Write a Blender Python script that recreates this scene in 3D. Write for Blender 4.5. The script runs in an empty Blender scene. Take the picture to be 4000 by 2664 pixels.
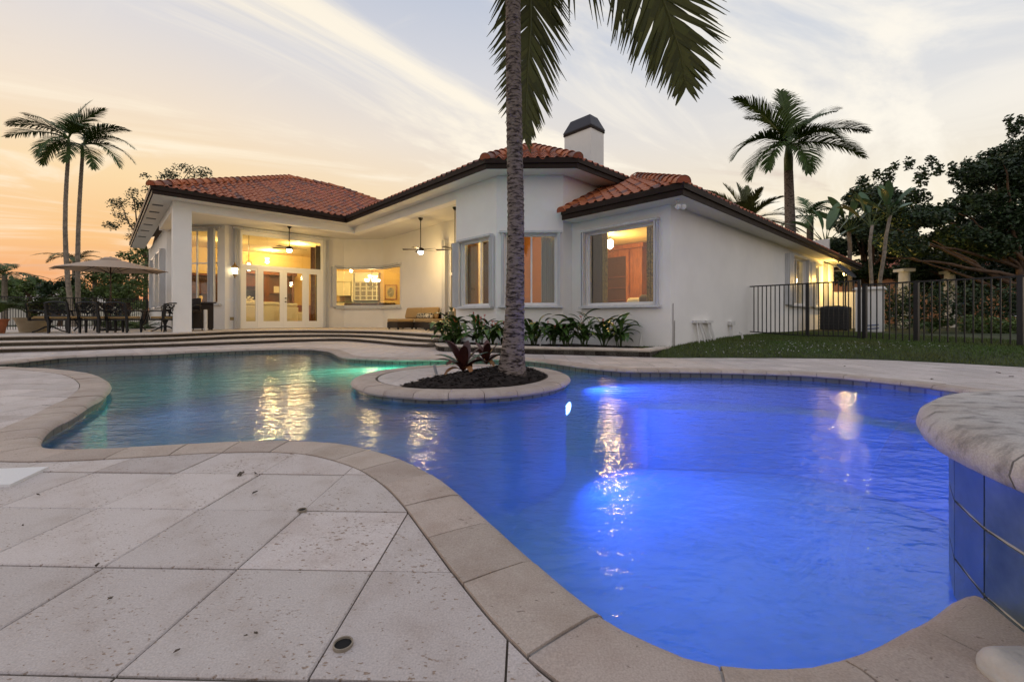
import bpy, bmesh, math, random
import numpy as np
from mathutils import Vector, Matrix
random.seed(7); rng = np.random.default_rng(7)
SC = bpy.context.scene
COL = SC.collection
R = math.radians
# ------------------------------------------------------------------ camera
F, CX, HY, EYE = 1697.0, 2000.0, 1240.0, 0.80      # focal length, centre column, horizon row in photo pixels; eye height
cam_d = bpy.data.cameras.new('camera'); cam = bpy.data.objects.new('camera', cam_d); COL.objects.link(cam)
cam.location = (0, 0, EYE); cam.rotation_euler = (R(90), 0, 0)
cam_d.sensor_width = 36; cam_d.lens = 36*F/4000; cam_d.shift_y = -(1332-HY)/4000
cam_d.clip_start = 0.02; cam_d.clip_end = 3000
SC.camera = cam
# ------------------------------------------------------------------ world
W = bpy.data.worlds.new('World'); SC.world = W; W.use_nodes = True
wn, wl = W.node_tree.nodes, W.node_tree.links
wn.clear()
def wnode(t, **k):
    n = wn.new(t)
    for a, b in k.items(): setattr(n, a, b)
    return n
def wmath(op, a, b=None, clamp=False):
    n = wnode('ShaderNodeMath', operation=op); n.use_clamp = clamp
    for i, v in enumerate((a, b)):
        if v is None: continue
        if isinstance(v, (int, float)): n.inputs[i].default_value = v
        else: wl.new(v, n.inputs[i])
    return n.outputs[0]
def wmix(fac, a, b, mode='MIX'):
    n = wnode('ShaderNodeMix', data_type='RGBA', blend_type=mode)
    for i, v in ((0, fac), (6, a), (7, b)):
        if isinstance(v, (int, float)): n.inputs[i].default_value = v
        elif isinstance(v, tuple): n.inputs[i].default_value = (*v, 1)
        else: wl.new(v, n.inputs[i])
    return n.outputs[2]
def s2l(c): return tuple(((v/255)/12.92 if v/255 <= .04045 else ((v/255+.055)/1.055)**2.4) for v in c)
def wramp(fac, stops):
    n = wnode('ShaderNodeValToRGB'); cr = n.color_ramp
    while len(cr.elements) < len(stops): cr.elements.new(0.5)
    for e, (p, c) in zip(cr.elements, stops): e.position = p; e.color = (*s2l(c), 1)
    wl.new(fac, n.inputs[0]); return n.outputs[0]
tc = wnode('ShaderNodeTexCoord'); sep = wnode('ShaderNodeSeparateXYZ'); wl.new(tc.outputs['Generated'], sep.inputs[0])
dx, dy, dz = sep.outputs
el = wmath('MULTIPLY', wmath('MAXIMUM', dz, 0.0), 1.0)            # sine of elevation
warm_l = wramp(el, [(0, (212,134,98)), (.05, (232,158,106)), (.13, (244,192,132)), (.24, (246,215,168)), (.36, (237,221,202)), (.48, (216,213,215)), (.60, (190,196,211)), (1, (166,180,211))])
warm_r = wramp(el, [(0, (244,212,158)), (.05, (247,222,172)), (.13, (246,229,192)), (.24, (239,229,210)), (.36, (222,221,220)), (.48, (203,209,219)), (.60, (186,196,214)), (1, (166,180,211))])
cool = wramp(el, [(0, (232,208,192)), (.08, (240,222,208)), (.22, (236,226,222)), (.40, (220,219,226)), (.60, (196,203,220)), (1, (166,180,211))])
side = wmath('MULTIPLY_ADD', dx, 0.85); side.node.inputs[2].default_value = 0.45; side.node.use_clamp = True
front = wmath('MULTIPLY_ADD', dy, 0.9); front.node.inputs[2].default_value = 0.35; front.node.use_clamp = True
base = wmix(front, cool, wmix(side, warm_l, warm_r))
# cirrus: noise on a flat layer overhead
den = wmath('ADD', wmath('MAXIMUM', dz, 0.02), 0.12)
cu, cv = wmath('DIVIDE', dx, den), wmath('DIVIDE', dy, den)
comb = wnode('ShaderNodeCombineXYZ'); wl.new(cu, comb.inputs[0]); wl.new(cv, comb.inputs[1])
def cloud(scale, rot, sx, sy, lo, hi, detail=7, dist=.6, rough=.55, off=0):
    mp = wnode('ShaderNodeMapping'); wl.new(comb.outputs[0], mp.inputs[0])
    mp.vector_type = 'TEXTURE'; mp.inputs['Rotation'].default_value = (0, 0, R(rot)); mp.inputs['Scale'].default_value = (1/sx, 1/sy, 1); mp.inputs['Location'].default_value = (off, off*.7, 0)
    n = wnode('ShaderNodeTexNoise'); wl.new(mp.outputs[0], n.inputs['Vector'])
    n.inputs['Scale'].default_value = scale; n.inputs['Detail'].default_value = detail; n.inputs['Distortion'].default_value = dist; n.inputs['Roughness'].default_value = rough
    r = wnode('ShaderNodeMapRange', interpolation_type='SMOOTHSTEP'); wl.new(n.outputs[0], r.inputs[0]); r.inputs[1].default_value = lo; r.inputs[2].default_value = hi
    return r.outputs[0]
c1 = cloud(.9, 34, .52, 1.35, .455, .65, off=5.3, dist=1.3, rough=.6)
c2 = cloud(1.2, -28, .42, 1.7, .57, .74, off=12.4, dist=.9)
c3 = cloud(1.2, 30, .5, 1.5, .60, .72, off=21.0)
lowfade = wmath('MULTIPLY', dz, 5.0, True)
cl = wmath('MULTIPLY', wmath('MAXIMUM', c1, wmath('MULTIPLY', c2, .55)), lowfade)
cloud_col = wmix(front, (.86,.80,.78), wmix(side, s2l((255,243,220)), s2l((255,248,234))))
skyc = wmix(wmath('MULTIPLY', cl, .85), base, cloud_col)
skyc = wmix(wmath('MULTIPLY', wmath('MULTIPLY', c3, lowfade), .6), skyc, s2l((206,186,176)))
skyc = wmix(wmath('LESS_THAN', dz, -0.004), skyc, (.06,.06,.045))
nish = wnode('ShaderNodeTexSky', sky_type='NISHITA'); nish.sun_disc = False
nish.sun_elevation = R(3); nish.sun_rotation = R(-62); nish.air_density = 1.2; nish.dust_density = 2.0
b1 = wnode('ShaderNodeBackground'); wl.new(skyc, b1.inputs[0]); b1.inputs[1].default_value = 0.90
b2 = wnode('ShaderNodeBackground'); wl.new(nish.outputs[0], b2.inputs[0]); b2.inputs[1].default_value = 0.003
ad = wnode('ShaderNodeAddShader'); wl.new(b1.outputs[0], ad.inputs[0]); wl.new(b2.outputs[0], ad.inputs[1])
wo = wnode('ShaderNodeOutputWorld'); wl.new(ad.outputs[0], wo.inputs[0])
W.cycles.sampling_method = 'MANUAL'; W.cycles.sample_map_resolution = 512
# ------------------------------------------------------------------ sun: already almost set, behind the house on the left
sun_d = bpy.data.lights.new('sun', 'SUN'); sun_d.energy = 0.4; sun_d.angle = R(12); sun_d.color = (1, .72, .45)
sun = bpy.data.objects.new('sun', sun_d); COL.objects.link(sun)
sdir = Vector((math.sin(R(-62))*math.cos(R(5)), math.cos(R(-62))*math.cos(R(5)), math.sin(R(5))))
sun.rotation_euler = sdir.to_track_quat('Z', 'Y').to_euler()
# ------------------------------------------------------------------ exposure and sampling
SC.view_settings.view_transform = 'Standard'; SC.view_settings.look = 'None'
SC.view_settings.exposure = 0.22; SC.view_settings.gamma = 1.0; SC.view_settings.use_curve_mapping = False
cy = SC.cycles
cy.use_denoising = True
try: cy.denoiser = 'OPENIMAGEDENOISE'
except Exception: pass
cy.max_bounces = 8; cy.diffuse_bounces = 4; cy.glossy_bounces = 3; cy.transmission_bounces = 4; cy.transparent_max_bounces = 14
cy.caustics_reflective = False; cy.caustics_refractive = False; cy.sample_clamp_indirect = 6; cy.use_adaptive_sampling = True; cy.adaptive_threshold = 0.015

# ------------------------------------------------------------------ photo geometry
A = Vector((.7270, .6866)); B = Vector((-.6866, .7270))          # the two directions of the house walls in plan
D2 = Vector((.0286, .9996)); E2 = Vector((.9996, -.0286))        # the 45 degree faces and the paving
O = Vector((-6.567, 18.059))                                     # inner corner of the porch beams
TZ = 0.335                                                       # terrace level
def U(px, py, z=0.0):
    d = (EYE-z)*F/(py-HY); return Vector(((px-CX)/F*d, d, z))
def UD(px, py, d): return Vector(((px-CX)/F*d, d, EYE+(HY-py)/F*d))
def P2(a, b): return O+A*a+B*b
def P3(a, b, z): p = P2(a, b); return Vector((p.x, p.y, z))

# ------------------------------------------------------------------ materials
MATS = {}
def mat(name, col=(.5,.5,.5), rough=.6, metal=0, spec=.4, var=0.0, vscale=3.0, vcol=None, bump=0.0, bscale=40, isl=0.0, emit=None, estr=0, objrand=0.0, trans=0, coat=0, stretch=None, vlo=.35, vhi=.7):
    if name in MATS: return MATS[name]
    m = bpy.data.materials.new(name); m.use_nodes = True; MATS[name] = m
    nt = m.node_tree; n, l = nt.nodes, nt.links
    p = n['Principled BSDF']
    p.inputs['Base Color'].default_value = (*col, 1); p.inputs['Roughness'].default_value = rough; p.inputs['Metallic'].default_value = metal
    p.inputs['Specular IOR Level'].default_value = spec
    if trans: p.inputs['Transmission Weight'].default_value = trans
    if coat: p.inputs['Coat Weight'].default_value = coat; p.inputs['Coat Roughness'].default_value = .15
    if emit: p.inputs['Emission Color'].default_value = (*emit, 1); p.inputs['Emission Strength'].default_value = estr
    t = n.new('ShaderNodeTexCoord'); src = t.outputs['Object']
    if stretch:
        mp = n.new('ShaderNodeMapping'); l.new(src, mp.inputs[0]); mp.inputs['Scale'].default_value = stretch; src = mp.outputs[0]
    out = None
    def mixc(fac, a, b):
        x = n.new('ShaderNodeMix'); x.data_type = 'RGBA'
        if isinstance(fac, float): x.inputs[0].default_value = fac
        else: l.new(fac, x.inputs[0])
        for i, v in ((6, a), (7, b)):
            if isinstance(v, tuple): x.inputs[i].default_value = (*v, 1)
            else: l.new(v, x.inputs[i])
        return x.outputs[2]
    out = col
    if var > 0:
        ns = n.new('ShaderNodeTexNoise'); l.new(src, ns.inputs['Vector']); ns.inputs['Scale'].default_value = vscale; ns.inputs['Detail'].default_value = 8; ns.inputs['Roughness'].default_value = .62
        mr = n.new('ShaderNodeMapRange'); l.new(ns.outputs[0], mr.inputs[0]); mr.inputs[1].default_value = vlo; mr.inputs[2].default_value = vhi
        out = mixc(mr.outputs[0], out, vcol or tuple(c*(1-var) for c in col))
    for kind, amt in (('isl', isl), ('obj', objrand)):
        if amt <= 0: continue
        if kind == 'isl': g = n.new('ShaderNodeNewGeometry'); rnd = g.outputs['Random Per Island']
        else: g = n.new('ShaderNodeObjectInfo'); rnd = g.outputs['Random']
        hs = n.new('ShaderNodeHueSaturation')
        mr = n.new('ShaderNodeMapRange'); l.new(rnd, mr.inputs[0]); mr.inputs[3].default_value = 1-amt; mr.inputs[4].default_value = 1+amt
        l.new(mr.outputs[0], hs.inputs['Value'])
        m2 = n.new('ShaderNodeMath'); m2.operation = 'MULTIPLY'; l.new(rnd, m2.inputs[0]); m2.inputs[1].default_value = 7.31
        m3 = n.new('ShaderNodeMath'); m3.operation = 'FRACT'; l.new(m2.outputs[0], m3.inputs[0])
        mh = n.new('ShaderNodeMapRange'); l.new(m3.outputs[0], mh.inputs[0]); mh.inputs[3].default_value = .5-.03*amt; mh.inputs[4].default_value = .5+.03*amt
        l.new(mh.outputs[0], hs.inputs['Hue'])
        if isinstance(out, tuple): hs.inputs['Color'].default_value = (*out, 1)
        else: l.new(out, hs.inputs['Color'])
        out = hs.outputs[0]
    if not isinstance(out, tuple): l.new(out, p.inputs['Base Color'])
    if bump > 0:
        nb = n.new('ShaderNodeTexNoise'); l.new(src, nb.inputs['Vector']); nb.inputs['Scale'].default_value = bscale; nb.inputs['Detail'].default_value = 6
        bp = n.new('ShaderNodeBump'); l.new(nb.outputs[0], bp.inputs['Height']); bp.inputs['Strength'].default_value = bump; bp.inputs['Distance'].default_value = .02
        l.new(bp.outputs[0], p.inputs['Normal'])
    return m
def emat(name, col, s):
    if name in MATS: return MATS[name]
    m = bpy.data.materials.new(name); m.use_nodes = True; MATS[name] = m
    n, l = m.node_tree.nodes, m.node_tree.links; n.clear()
    e = n.new('ShaderNodeEmission'); e.inputs[0].default_value = (*col, 1); e.inputs[1].default_value = s
    o = n.new('ShaderNodeOutputMaterial'); l.new(e.outputs[0], o.inputs[0]); return m
def stone_mat(name, col, dark, pit, objr, psc=46, soft=.06):
    m = mat(name, col, .75, spec=.3, var=1, vscale=5.0, vcol=(col[0]*.80, col[1]*.75, col[2]*.71), objrand=objr, vlo=.45, vhi=.75)
    n, l = m.node_tree.nodes, m.node_tree.links; p = n['Principled BSDF']
    cur = p.inputs['Base Color'].links[0].from_socket
    t = n.new('ShaderNodeTexCoord')
    mp = n.new('ShaderNodeMapping'); l.new(t.outputs['Object'], mp.inputs[0]); mp.inputs['Scale'].default_value = (1, 1.7, 1); mp.inputs['Rotation'].default_value = (0, 0, .5)
    a = n.new('ShaderNodeTexNoise'); l.new(mp.outputs[0], a.inputs['Vector']); a.inputs['Scale'].default_value = psc; a.inputs['Detail'].default_value = 5; a.inputs['Roughness'].default_value = .5
    b = n.new('ShaderNodeTexNoise'); l.new(t.outputs['Object'], b.inputs['Vector']); b.inputs['Scale'].default_value = 4.0; b.inputs['Detail'].default_value = 3
    mu = n.new('ShaderNodeMath'); mu.operation = 'MULTIPLY_ADD'; l.new(b.outputs[0], mu.inputs[0]); mu.inputs[1].default_value = .33; l.new(a.outputs[0], mu.inputs[2])
    mr = n.new('ShaderNodeMapRange'); l.new(mu.outputs[0], mr.inputs[0]); mr.inputs[1].default_value = pit; mr.inputs[2].default_value = pit+soft
    c = n.new('ShaderNodeTexNoise'); l.new(t.outputs['Object'], c.inputs['Vector']); c.inputs['Scale'].default_value = 190; c.inputs['Detail'].default_value = 2
    x = n.new('ShaderNodeMix'); x.data_type = 'RGBA'; l.new(mr.outputs[0], x.inputs[0]); l.new(cur, x.inputs[6]); x.inputs[7].default_value = (*dark, 1)
    y = n.new('ShaderNodeMix'); y.data_type = 'RGBA'; y.blend_type = 'OVERLAY'; y.inputs[0].default_value = .35; l.new(x.outputs[2], y.inputs[6]); l.new(c.outputs[0], y.inputs[7])
    l.new(y.outputs[2], p.inputs['Base Color'])
    inv = n.new('ShaderNodeMath'); inv.operation = 'MULTIPLY_ADD'; l.new(mr.outputs[0], inv.inputs[0]); inv.inputs[1].default_value = -1.5; l.new(c.outputs[0], inv.inputs[2])
    bp = n.new('ShaderNodeBump'); l.new(inv.outputs[0], bp.inputs['Height']); bp.inputs['Strength'].default_value = .35; bp.inputs['Distance'].default_value = .004
    l.new(bp.outputs[0], p.inputs['Normal']); return m
def glass_mat(name, tint=(.93,.96,.94), rough=.0, boost=1.0):
    m = bpy.data.materials.new(name); m.use_nodes = True; MATS[name] = m
    n, l = m.node_tree.nodes, m.node_tree.links; n.clear()
    tr = n.new('ShaderNodeBsdfTransparent'); tr.inputs[0].default_value = (*tint, 1)
    g = n.new('ShaderNodeBsdfGlossy'); g.inputs['Roughness'].default_value = rough
    lw = n.new('ShaderNodeLayerWeight'); lw.inputs[0].default_value = .5
    pw = n.new('ShaderNodeMath'); pw.operation = 'POWER'; l.new(lw.outputs['Facing'], pw.inputs[0]); pw.inputs[1].default_value = 5
    mm = n.new('ShaderNodeMath'); mm.operation = 'MULTIPLY_ADD'; mm.use_clamp = True; l.new(pw.outputs[0], mm.inputs[0]); mm.inputs[1].default_value = .9*boost; mm.inputs[2].default_value = .055*boost
    mx = n.new('ShaderNodeMixShader'); l.new(mm.outputs[0], mx.inputs[0]); l.new(tr.outputs[0], mx.inputs[1]); l.new(g.outputs[0], mx.inputs[2])
    o = n.new('ShaderNodeOutputMaterial'); l.new(mx.outputs[0], o.inputs[0]); return m
stucco = mat('white_stucco', (.85,.83,.785), .85, spec=.2, var=.07, vscale=1.1, bump=.35, bscale=70)
paver_m = stone_mat('travertine_paver', (.55,.485,.45), (.29,.215,.165), .785, .13, 60)
coping_m = stone_mat('coping_stone', (.44,.36,.305), (.22,.17,.14), .83, .10)
step_m = stone_mat('step_stone', (.60,.53,.455), (.30,.24,.19), .86, .05)
spa_m = stone_mat('spa_coping_stone', (.44,.41,.39), (.13,.12,.115), .66, .08, 12, .26)
grout_m = mat('pale_grout', (.42,.39,.36), .9, var=1, vscale=9, vcol=(.10,.085,.07))
joint_m = mat('dirty_joint', (.13,.105,.08), .95, var=.4, vscale=6)
fascia_m = mat('brown_fascia', (.03,.018,.013), .6, spec=.15, var=.35, vscale=4, bump=.1, bscale=25)
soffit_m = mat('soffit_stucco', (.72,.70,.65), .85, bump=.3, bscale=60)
tile_m = mat('clay_roof_tile', (.46,.135,.05), .55, spec=.35, var=1, vscale=5, vcol=(.33,.085,.035), isl=.25, bump=.15, bscale=30)
def dark_some(m, share, dark):
    n, l = m.node_tree.nodes, m.node_tree.links; p = n['Principled BSDF']; cur = p.inputs['Base Color'].links[0].from_socket
    g = n.new('ShaderNodeNewGeometry'); oi = n.new('ShaderNodeObjectInfo'); ad = n.new('ShaderNodeMath'); l.new(g.outputs['Random Per Island'], ad.inputs[0]); l.new(oi.outputs['Random'], ad.inputs[1])
    mu = n.new('ShaderNodeMath'); mu.operation = 'MULTIPLY'; l.new(ad.outputs[0], mu.inputs[0]); mu.inputs[1].default_value = 17.3; fr = n.new('ShaderNodeMath'); fr.operation = 'FRACT'; l.new(mu.outputs[0], fr.inputs[0])
    mr = n.new('ShaderNodeMapRange'); l.new(fr.outputs[0], mr.inputs[0]); mr.inputs[1].default_value = share; mr.inputs[2].default_value = share*.4; mr.inputs[3].default_value = 0; mr.inputs[4].default_value = .85
    x = n.new('ShaderNodeMix'); x.data_type = 'RGBA'; l.new(mr.outputs[0], x.inputs[0]); l.new(cur, x.inputs[6]); x.inputs[7].default_value = (*dark,1); l.new(x.outputs[2], p.inputs['Base Color'])
dark_some(tile_m, .30, (.13,.065,.055))
black_m = mat('black_metal', (.012,.012,.013), .4, metal=.3, spec=.5, bump=.05, bscale=90)
bronze_m = mat('dark_bronze', (.02,.016,.013), .38, metal=.5)
alum_m = mat('white_aluminium', (.70,.71,.72), .38, spec=.5, var=.12, vscale=6)
shut_m = mat('shutter_aluminium', (.62,.63,.64), .4, spec=.5, var=.2, vscale=9, stretch=(1,1,.15))
door_m = mat('white_door_paint', (.82,.82,.80), .35, spec=.5)
glass_m = glass_mat('window_glass')
cream_m = mat('cream_interior_paint', (.74,.55,.24), .8, var=.06, vscale=2)
ceil_m = mat('cream_ceiling', (.76,.62,.34), .85)
oak_m = mat('red_brown_wood', (.17,.052,.02), .38, spec=.5, var=.55, vscale=6, stretch=(3,3,.5))
woodl_m = mat('orange_brown_wood', (.36,.12,.035), .4, spec=.5, var=.5, vscale=6, stretch=(3,3,.5))
pvc_m = mat('white_pvc', (.72,.71,.68), .4, var=.15, vscale=12)
soil_m = mat('dark_mulch', (.018,.011,.008), .95, isl=.5, bump=.6, bscale=45)
grass_m = mat('grass_blades', (.065,.12,.022), .6, isl=.45, spec=.25, var=1, vscale=.7, vcol=(.10,.11,.03))
earth_m = mat('lawn_earth', (.045,.06,.018), .95, var=.5, vscale=2)
leaf_m = mat('palm_leaf', (.05,.085,.016), .5, spec=.25, isl=.35)
leafb_m = mat('coconut_leaf', (.062,.064,.010), .5, spec=.2, isl=.35)
leafd_m = mat('dark_tree_leaf', (.026,.05,.016), .5, spec=.4, isl=.45)
leafg_m = mat('green_tree_leaf', (.085,.13,.03), .5, spec=.4, isl=.45)
helic_m = mat('glossy_plant_leaf', (.065,.13,.028), .33, spec=.55, objrand=.35, var=.25, vscale=14)
strel_m = mat('banana_like_leaf', (.085,.16,.07), .38, spec=.5, objrand=.25, var=.2, vscale=8)
brom_m = mat('red_bromeliad_leaf', (.075,.022,.016), .38, spec=.5, objrand=.45, var=.5, vscale=9)
bark_m = mat('palm_bark', (.23,.185,.155), .9, var=1, vscale=11, vcol=(.035,.026,.022), bump=1.0, bscale=26, stretch=(1,1,3.2), vlo=.46, vhi=.60, spec=.1)
barkl_m = mat('pale_palm_bark', (.30,.25,.19), .85, var=1, vscale=8, vcol=(.12,.10,.075), bump=.4, bscale=25)
barkt_m = mat('brown_tree_bark', (.12,.07,.04), .9, var=.5, vscale=6, bump=.5, bscale=20)
wick_m = mat('dark_wicker', (.022,.014,.010), .6, bump=.6, bscale=120)
cush_m = mat('tan_cushion', (.40,.26,.11), .85, bump=.15, bscale=150)
canvas_m = mat('tan_canvas', (.50,.38,.28), .8, bump=.1, bscale=120)

# ------------------------------------------------------------------ mesh helpers
class MB:
    def __init__(s): s.v = []; s.f = []
    def add(s, vs, fs):
        o = len(s.v); s.v += [tuple(x) for x in vs]; s.f += [tuple(i+o for i in q) for q in fs]; return s
    def hexa(s, p):    # 8 points: 0-3 bottom ring, 4-7 top ring
        return s.add(p, [(0,3,2,1), (4,5,6,7), (0,1,5,4), (1,2,6,5), (2,3,7,6), (3,0,4,7)])
    def box(s, x0, x1, y0, y1, z0, z1):
        return s.hexa([(x0,y0,z0),(x1,y0,z0),(x1,y1,z0),(x0,y1,z0),(x0,y0,z1),(x1,y0,z1),(x1,y1,z1),(x0,y1,z1)])
    def prism(s, poly, z0, z1):
        n = len(poly)
        ar = sum(poly[i][0]*poly[(i+1)%n][1]-poly[(i+1)%n][0]*poly[i][1] for i in range(n))
        if ar < 0: poly = poly[::-1]
        vs = [(p[0],p[1],z0) for p in poly]+[(p[0],p[1],z1) for p in poly]
        return s.add(vs, [tuple(range(n-1,-1,-1)), tuple(range(n,2*n))]+[(i,(i+1)%n,n+(i+1)%n,n+i) for i in range(n)])
    def tube(s, pts, r, n=8, cap=True):
        pts = [Vector(p) for p in pts]; m = len(pts)
        if not hasattr(r, '__len__'): r = [r]*m
        tg = [(pts[min(i+1,m-1)]-pts[max(i-1,0)]).normalized() for i in range(m)]
        ref = Vector((0,0,1)) if abs(tg[0].z) < .9 else Vector((1,0,0))
        x = tg[0].cross(ref).normalized(); vs = []; fs = []
        for i in range(m):
            x = (x-tg[i]*x.dot(tg[i])).normalized(); y = tg[i].cross(x)
            for k in range(n):
                an = 2*math.pi*k/n; vs.append(pts[i]+(x*math.cos(an)+y*math.sin(an))*r[i])
        for i in range(m-1):
            for k in range(n): fs.append((i*n+k, i*n+(k+1)%n, (i+1)*n+(k+1)%n, (i+1)*n+k))
        if cap: fs += [tuple(range(n-1,-1,-1)), tuple(range((m-1)*n, m*n))]
        return s.add(vs, fs)
    def lathe(s, prof, c=(0,0,0), n=16, ax=None):
        vs = []; fs = []; m = len(prof)
        for r, z in prof:
            for k in range(n):
                an = 2*math.pi*k/n; vs.append((c[0]+r*math.cos(an), c[1]+r*math.sin(an), c[2]+z))
        for i in range(m-1):
            for k in range(n): fs.append((i*n+k, i*n+(k+1)%n, (i+1)*n+(k+1)%n, (i+1)*n+k))
        fs += [tuple(range(n-1,-1,-1)), tuple(range((m-1)*n, m*n))]
        return s.add(vs, fs)
    def rbox(s, x0, x1, y0, y1, z0, z1, r=.03, k=3):   # a cushion-like box: rounded plan and rounded top and bottom edges
        def ring(ins, z):
            pts = []
            rr = max(r-ins, .002)
            for cx_, cy_, a0 in ((x1-r, y1-r, 0), (x0+r, y1-r, 90), (x0+r, y0+r, 180), (x1-r, y0+r, 270)):
                for j in range(k+1):
                    an = R(a0+90*j/k); pts.append((cx_+rr*math.cos(an), cy_+rr*math.sin(an), z))
            return pts
        rings = []
        for j in range(k+1): an = R(90*j/k); rings.append(ring(r*(1-math.sin(an)), z0+r*(1-math.cos(an))))
        for j in range(k+1): an = R(90*j/k); rings.append(ring(r*(1-math.cos(an)), z1-r*(1-math.sin(an))))
        n = len(rings[0]); vs = [p for q in rings for p in q]; fs = [tuple(range(n-1,-1,-1)), tuple(range((len(rings)-1)*n, len(rings)*n))]
        for i in range(len(rings)-1):
            for q in range(n): fs.append((i*n+q, i*n+(q+1)%n, (i+1)*n+(q+1)%n, (i+1)*n+q))
        return s.add(vs, fs)
    def mesh(s, name, m, smooth=False):
        me = bpy.data.meshes.new(name); me.from_pydata(s.v, [], s.f)
        if m: me.materials.append(m)
        if smooth: me.polygons.foreach_set('use_smooth', [True]*len(me.polygons))
        me.update(); return me
    def obj(s, name, m, parent=None, smooth=False, auto=None):
        me = s.mesh(name, m, smooth)
        if auto is not None: me.set_sharp_from_angle(angle=R(auto))
        return link(name, me, parent)
def link(name, me, parent=None):
    o = bpy.data.objects.new(name, me); COL.objects.link(o)
    if parent: o.parent = parent
    return o
def quads(name, V, m, parent=None, smooth=False):
    V = np.asarray(V, dtype=np.float32); n, k = V.shape[0], V.shape[1]
    me = bpy.data.meshes.new(name); me.vertices.add(n*k); me.vertices.foreach_set('co', V.reshape(-1))
    me.loops.add(n*k); me.loops.foreach_set('vertex_index', np.arange(n*k, dtype=np.int32))
    me.polygons.add(n); me.polygons.foreach_set('loop_start', np.arange(0, n*k, k, dtype=np.int32)); me.polygons.foreach_set('loop_total', np.full(n, k, dtype=np.int32))
    me.materials.append(m); me.update(calc_edges=True); me.validate(); return link(name, me, parent)
def tag(o, label=None, cat=None, group=None, kind=None):
    if label: o['label'] = label
    if cat: o['category'] = cat
    if group: o['group'] = group
    if kind: o['kind'] = kind
    return o
def thing(name, label, cat, loc=(0,0,0), rz=0, group=None):
    o = bpy.data.objects.new(name, None); COL.objects.link(o); o.empty_display_size = .1
    o.location = loc; o.rotation_euler = (0,0,rz); return tag(o, label, cat, group)
def struct(o): o['kind'] = 'structure'; return o
def dup(root, loc, rz, label):
    r = root.copy(); COL.objects.link(r); r.location = loc; r.rotation_euler = (0,0,rz); r['label'] = label
    for ch in list(root.children):
        c = ch.copy(); COL.objects.link(c); c.parent = r
        for g in list(ch.children):
            d = g.copy(); COL.objects.link(d); d.parent = c
    return r
def lamp(name, loc, energy, col, radius=.05, parent=None, typ='POINT', rot=None, size=None, spot=None):
    d = bpy.data.lights.new(name, typ); d.energy = energy; d.color = col
    if typ in ('POINT', 'SPOT'): d.shadow_soft_size = radius
    if typ == 'AREA': d.size = size or .3
    if typ == 'SPOT': d.spot_size = R(spot or 120); d.spot_blend = .6
    o = bpy.data.objects.new(name, d); COL.objects.link(o); o.location = loc
    if rot: o.rotation_euler = rot
    if parent: o.parent = parent
    return o
def spline(pts, step, closed=False):
    pts = [np.array(p[:2], float) for p in pts]; n = len(pts); out = []
    rngi = range(n if closed else n-1)
    for i in rngi:
        if closed: p0, p1, p2, p3 = pts[i-1], pts[i], pts[(i+1)%n], pts[(i+2)%n]
        else: p0, p1, p2, p3 = pts[max(i-1,0)], pts[i], pts[i+1], pts[min(i+2,n-1)]
        t0 = 0; t1 = np.linalg.norm(p1-p0)**.5 or 1e-3; t1 = max(t1, 1e-3); t2 = t1+max(np.linalg.norm(p2-p1)**.5, 1e-3); t3 = t2+max(np.linalg.norm(p3-p2)**.5, 1e-3)
        for t in np.linspace(t1, t2, 14, endpoint=False):
            a1 = (t1-t)/(t1-t0)*p0+(t-t0)/(t1-t0)*p1; a2 = (t2-t)/(t2-t1)*p1+(t-t1)/(t2-t1)*p2; a3 = (t3-t)/(t3-t2)*p2+(t-t2)/(t3-t2)*p3
            b1 = (t2-t)/(t2-t0)*a1+(t-t0)/(t2-t0)*a2; b2 = (t3-t)/(t3-t1)*a2+(t-t1)/(t3-t1)*a3
            out.append((t2-t)/(t2-t1)*b1+(t-t1)/(t2-t1)*b2)
    if not closed: out.append(pts[-1])
    out = np.array(out)
    q = np.vstack([out, out[:1]]) if closed else out
    L = np.r_[0, np.cumsum(np.linalg.norm(np.diff(q, axis=0), axis=1))]
    m = max(3, int(round(L[-1]/step)))
    s = np.linspace(0, L[-1], m, endpoint=False) if closed else np.linspace(0, L[-1], m+1)
    return np.c_[np.interp(s, L, q[:,0]), np.interp(s, L, q[:,1])]
def sdist(Q, poly):          # signed distance to a closed polygon, negative inside
    Q = np.asarray(Q, float); a = poly; b = np.roll(poly, -1, 0); d = b-a; out = np.full(len(Q), 1e9); ins = np.zeros(len(Q), bool)
    for i in range(len(a)):
        w = Q-a[i]; t = np.clip((w@d[i])/max(d[i]@d[i], 1e-12), 0, 1); out = np.minimum(out, np.hypot(w[:,0]-t*d[i][0], w[:,1]-t*d[i][1]))
        c = (a[i][1] > Q[:,1]) != (b[i][1] > Q[:,1])
        if c.any():
            xi = a[i][0]+(Q[:,1]-a[i][1])*d[i][0]/(d[i][1] if abs(d[i][1]) > 1e-12 else 1e-12); ins ^= c & (Q[:,0] < xi)
    return np.where(ins, -out, out)
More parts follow.
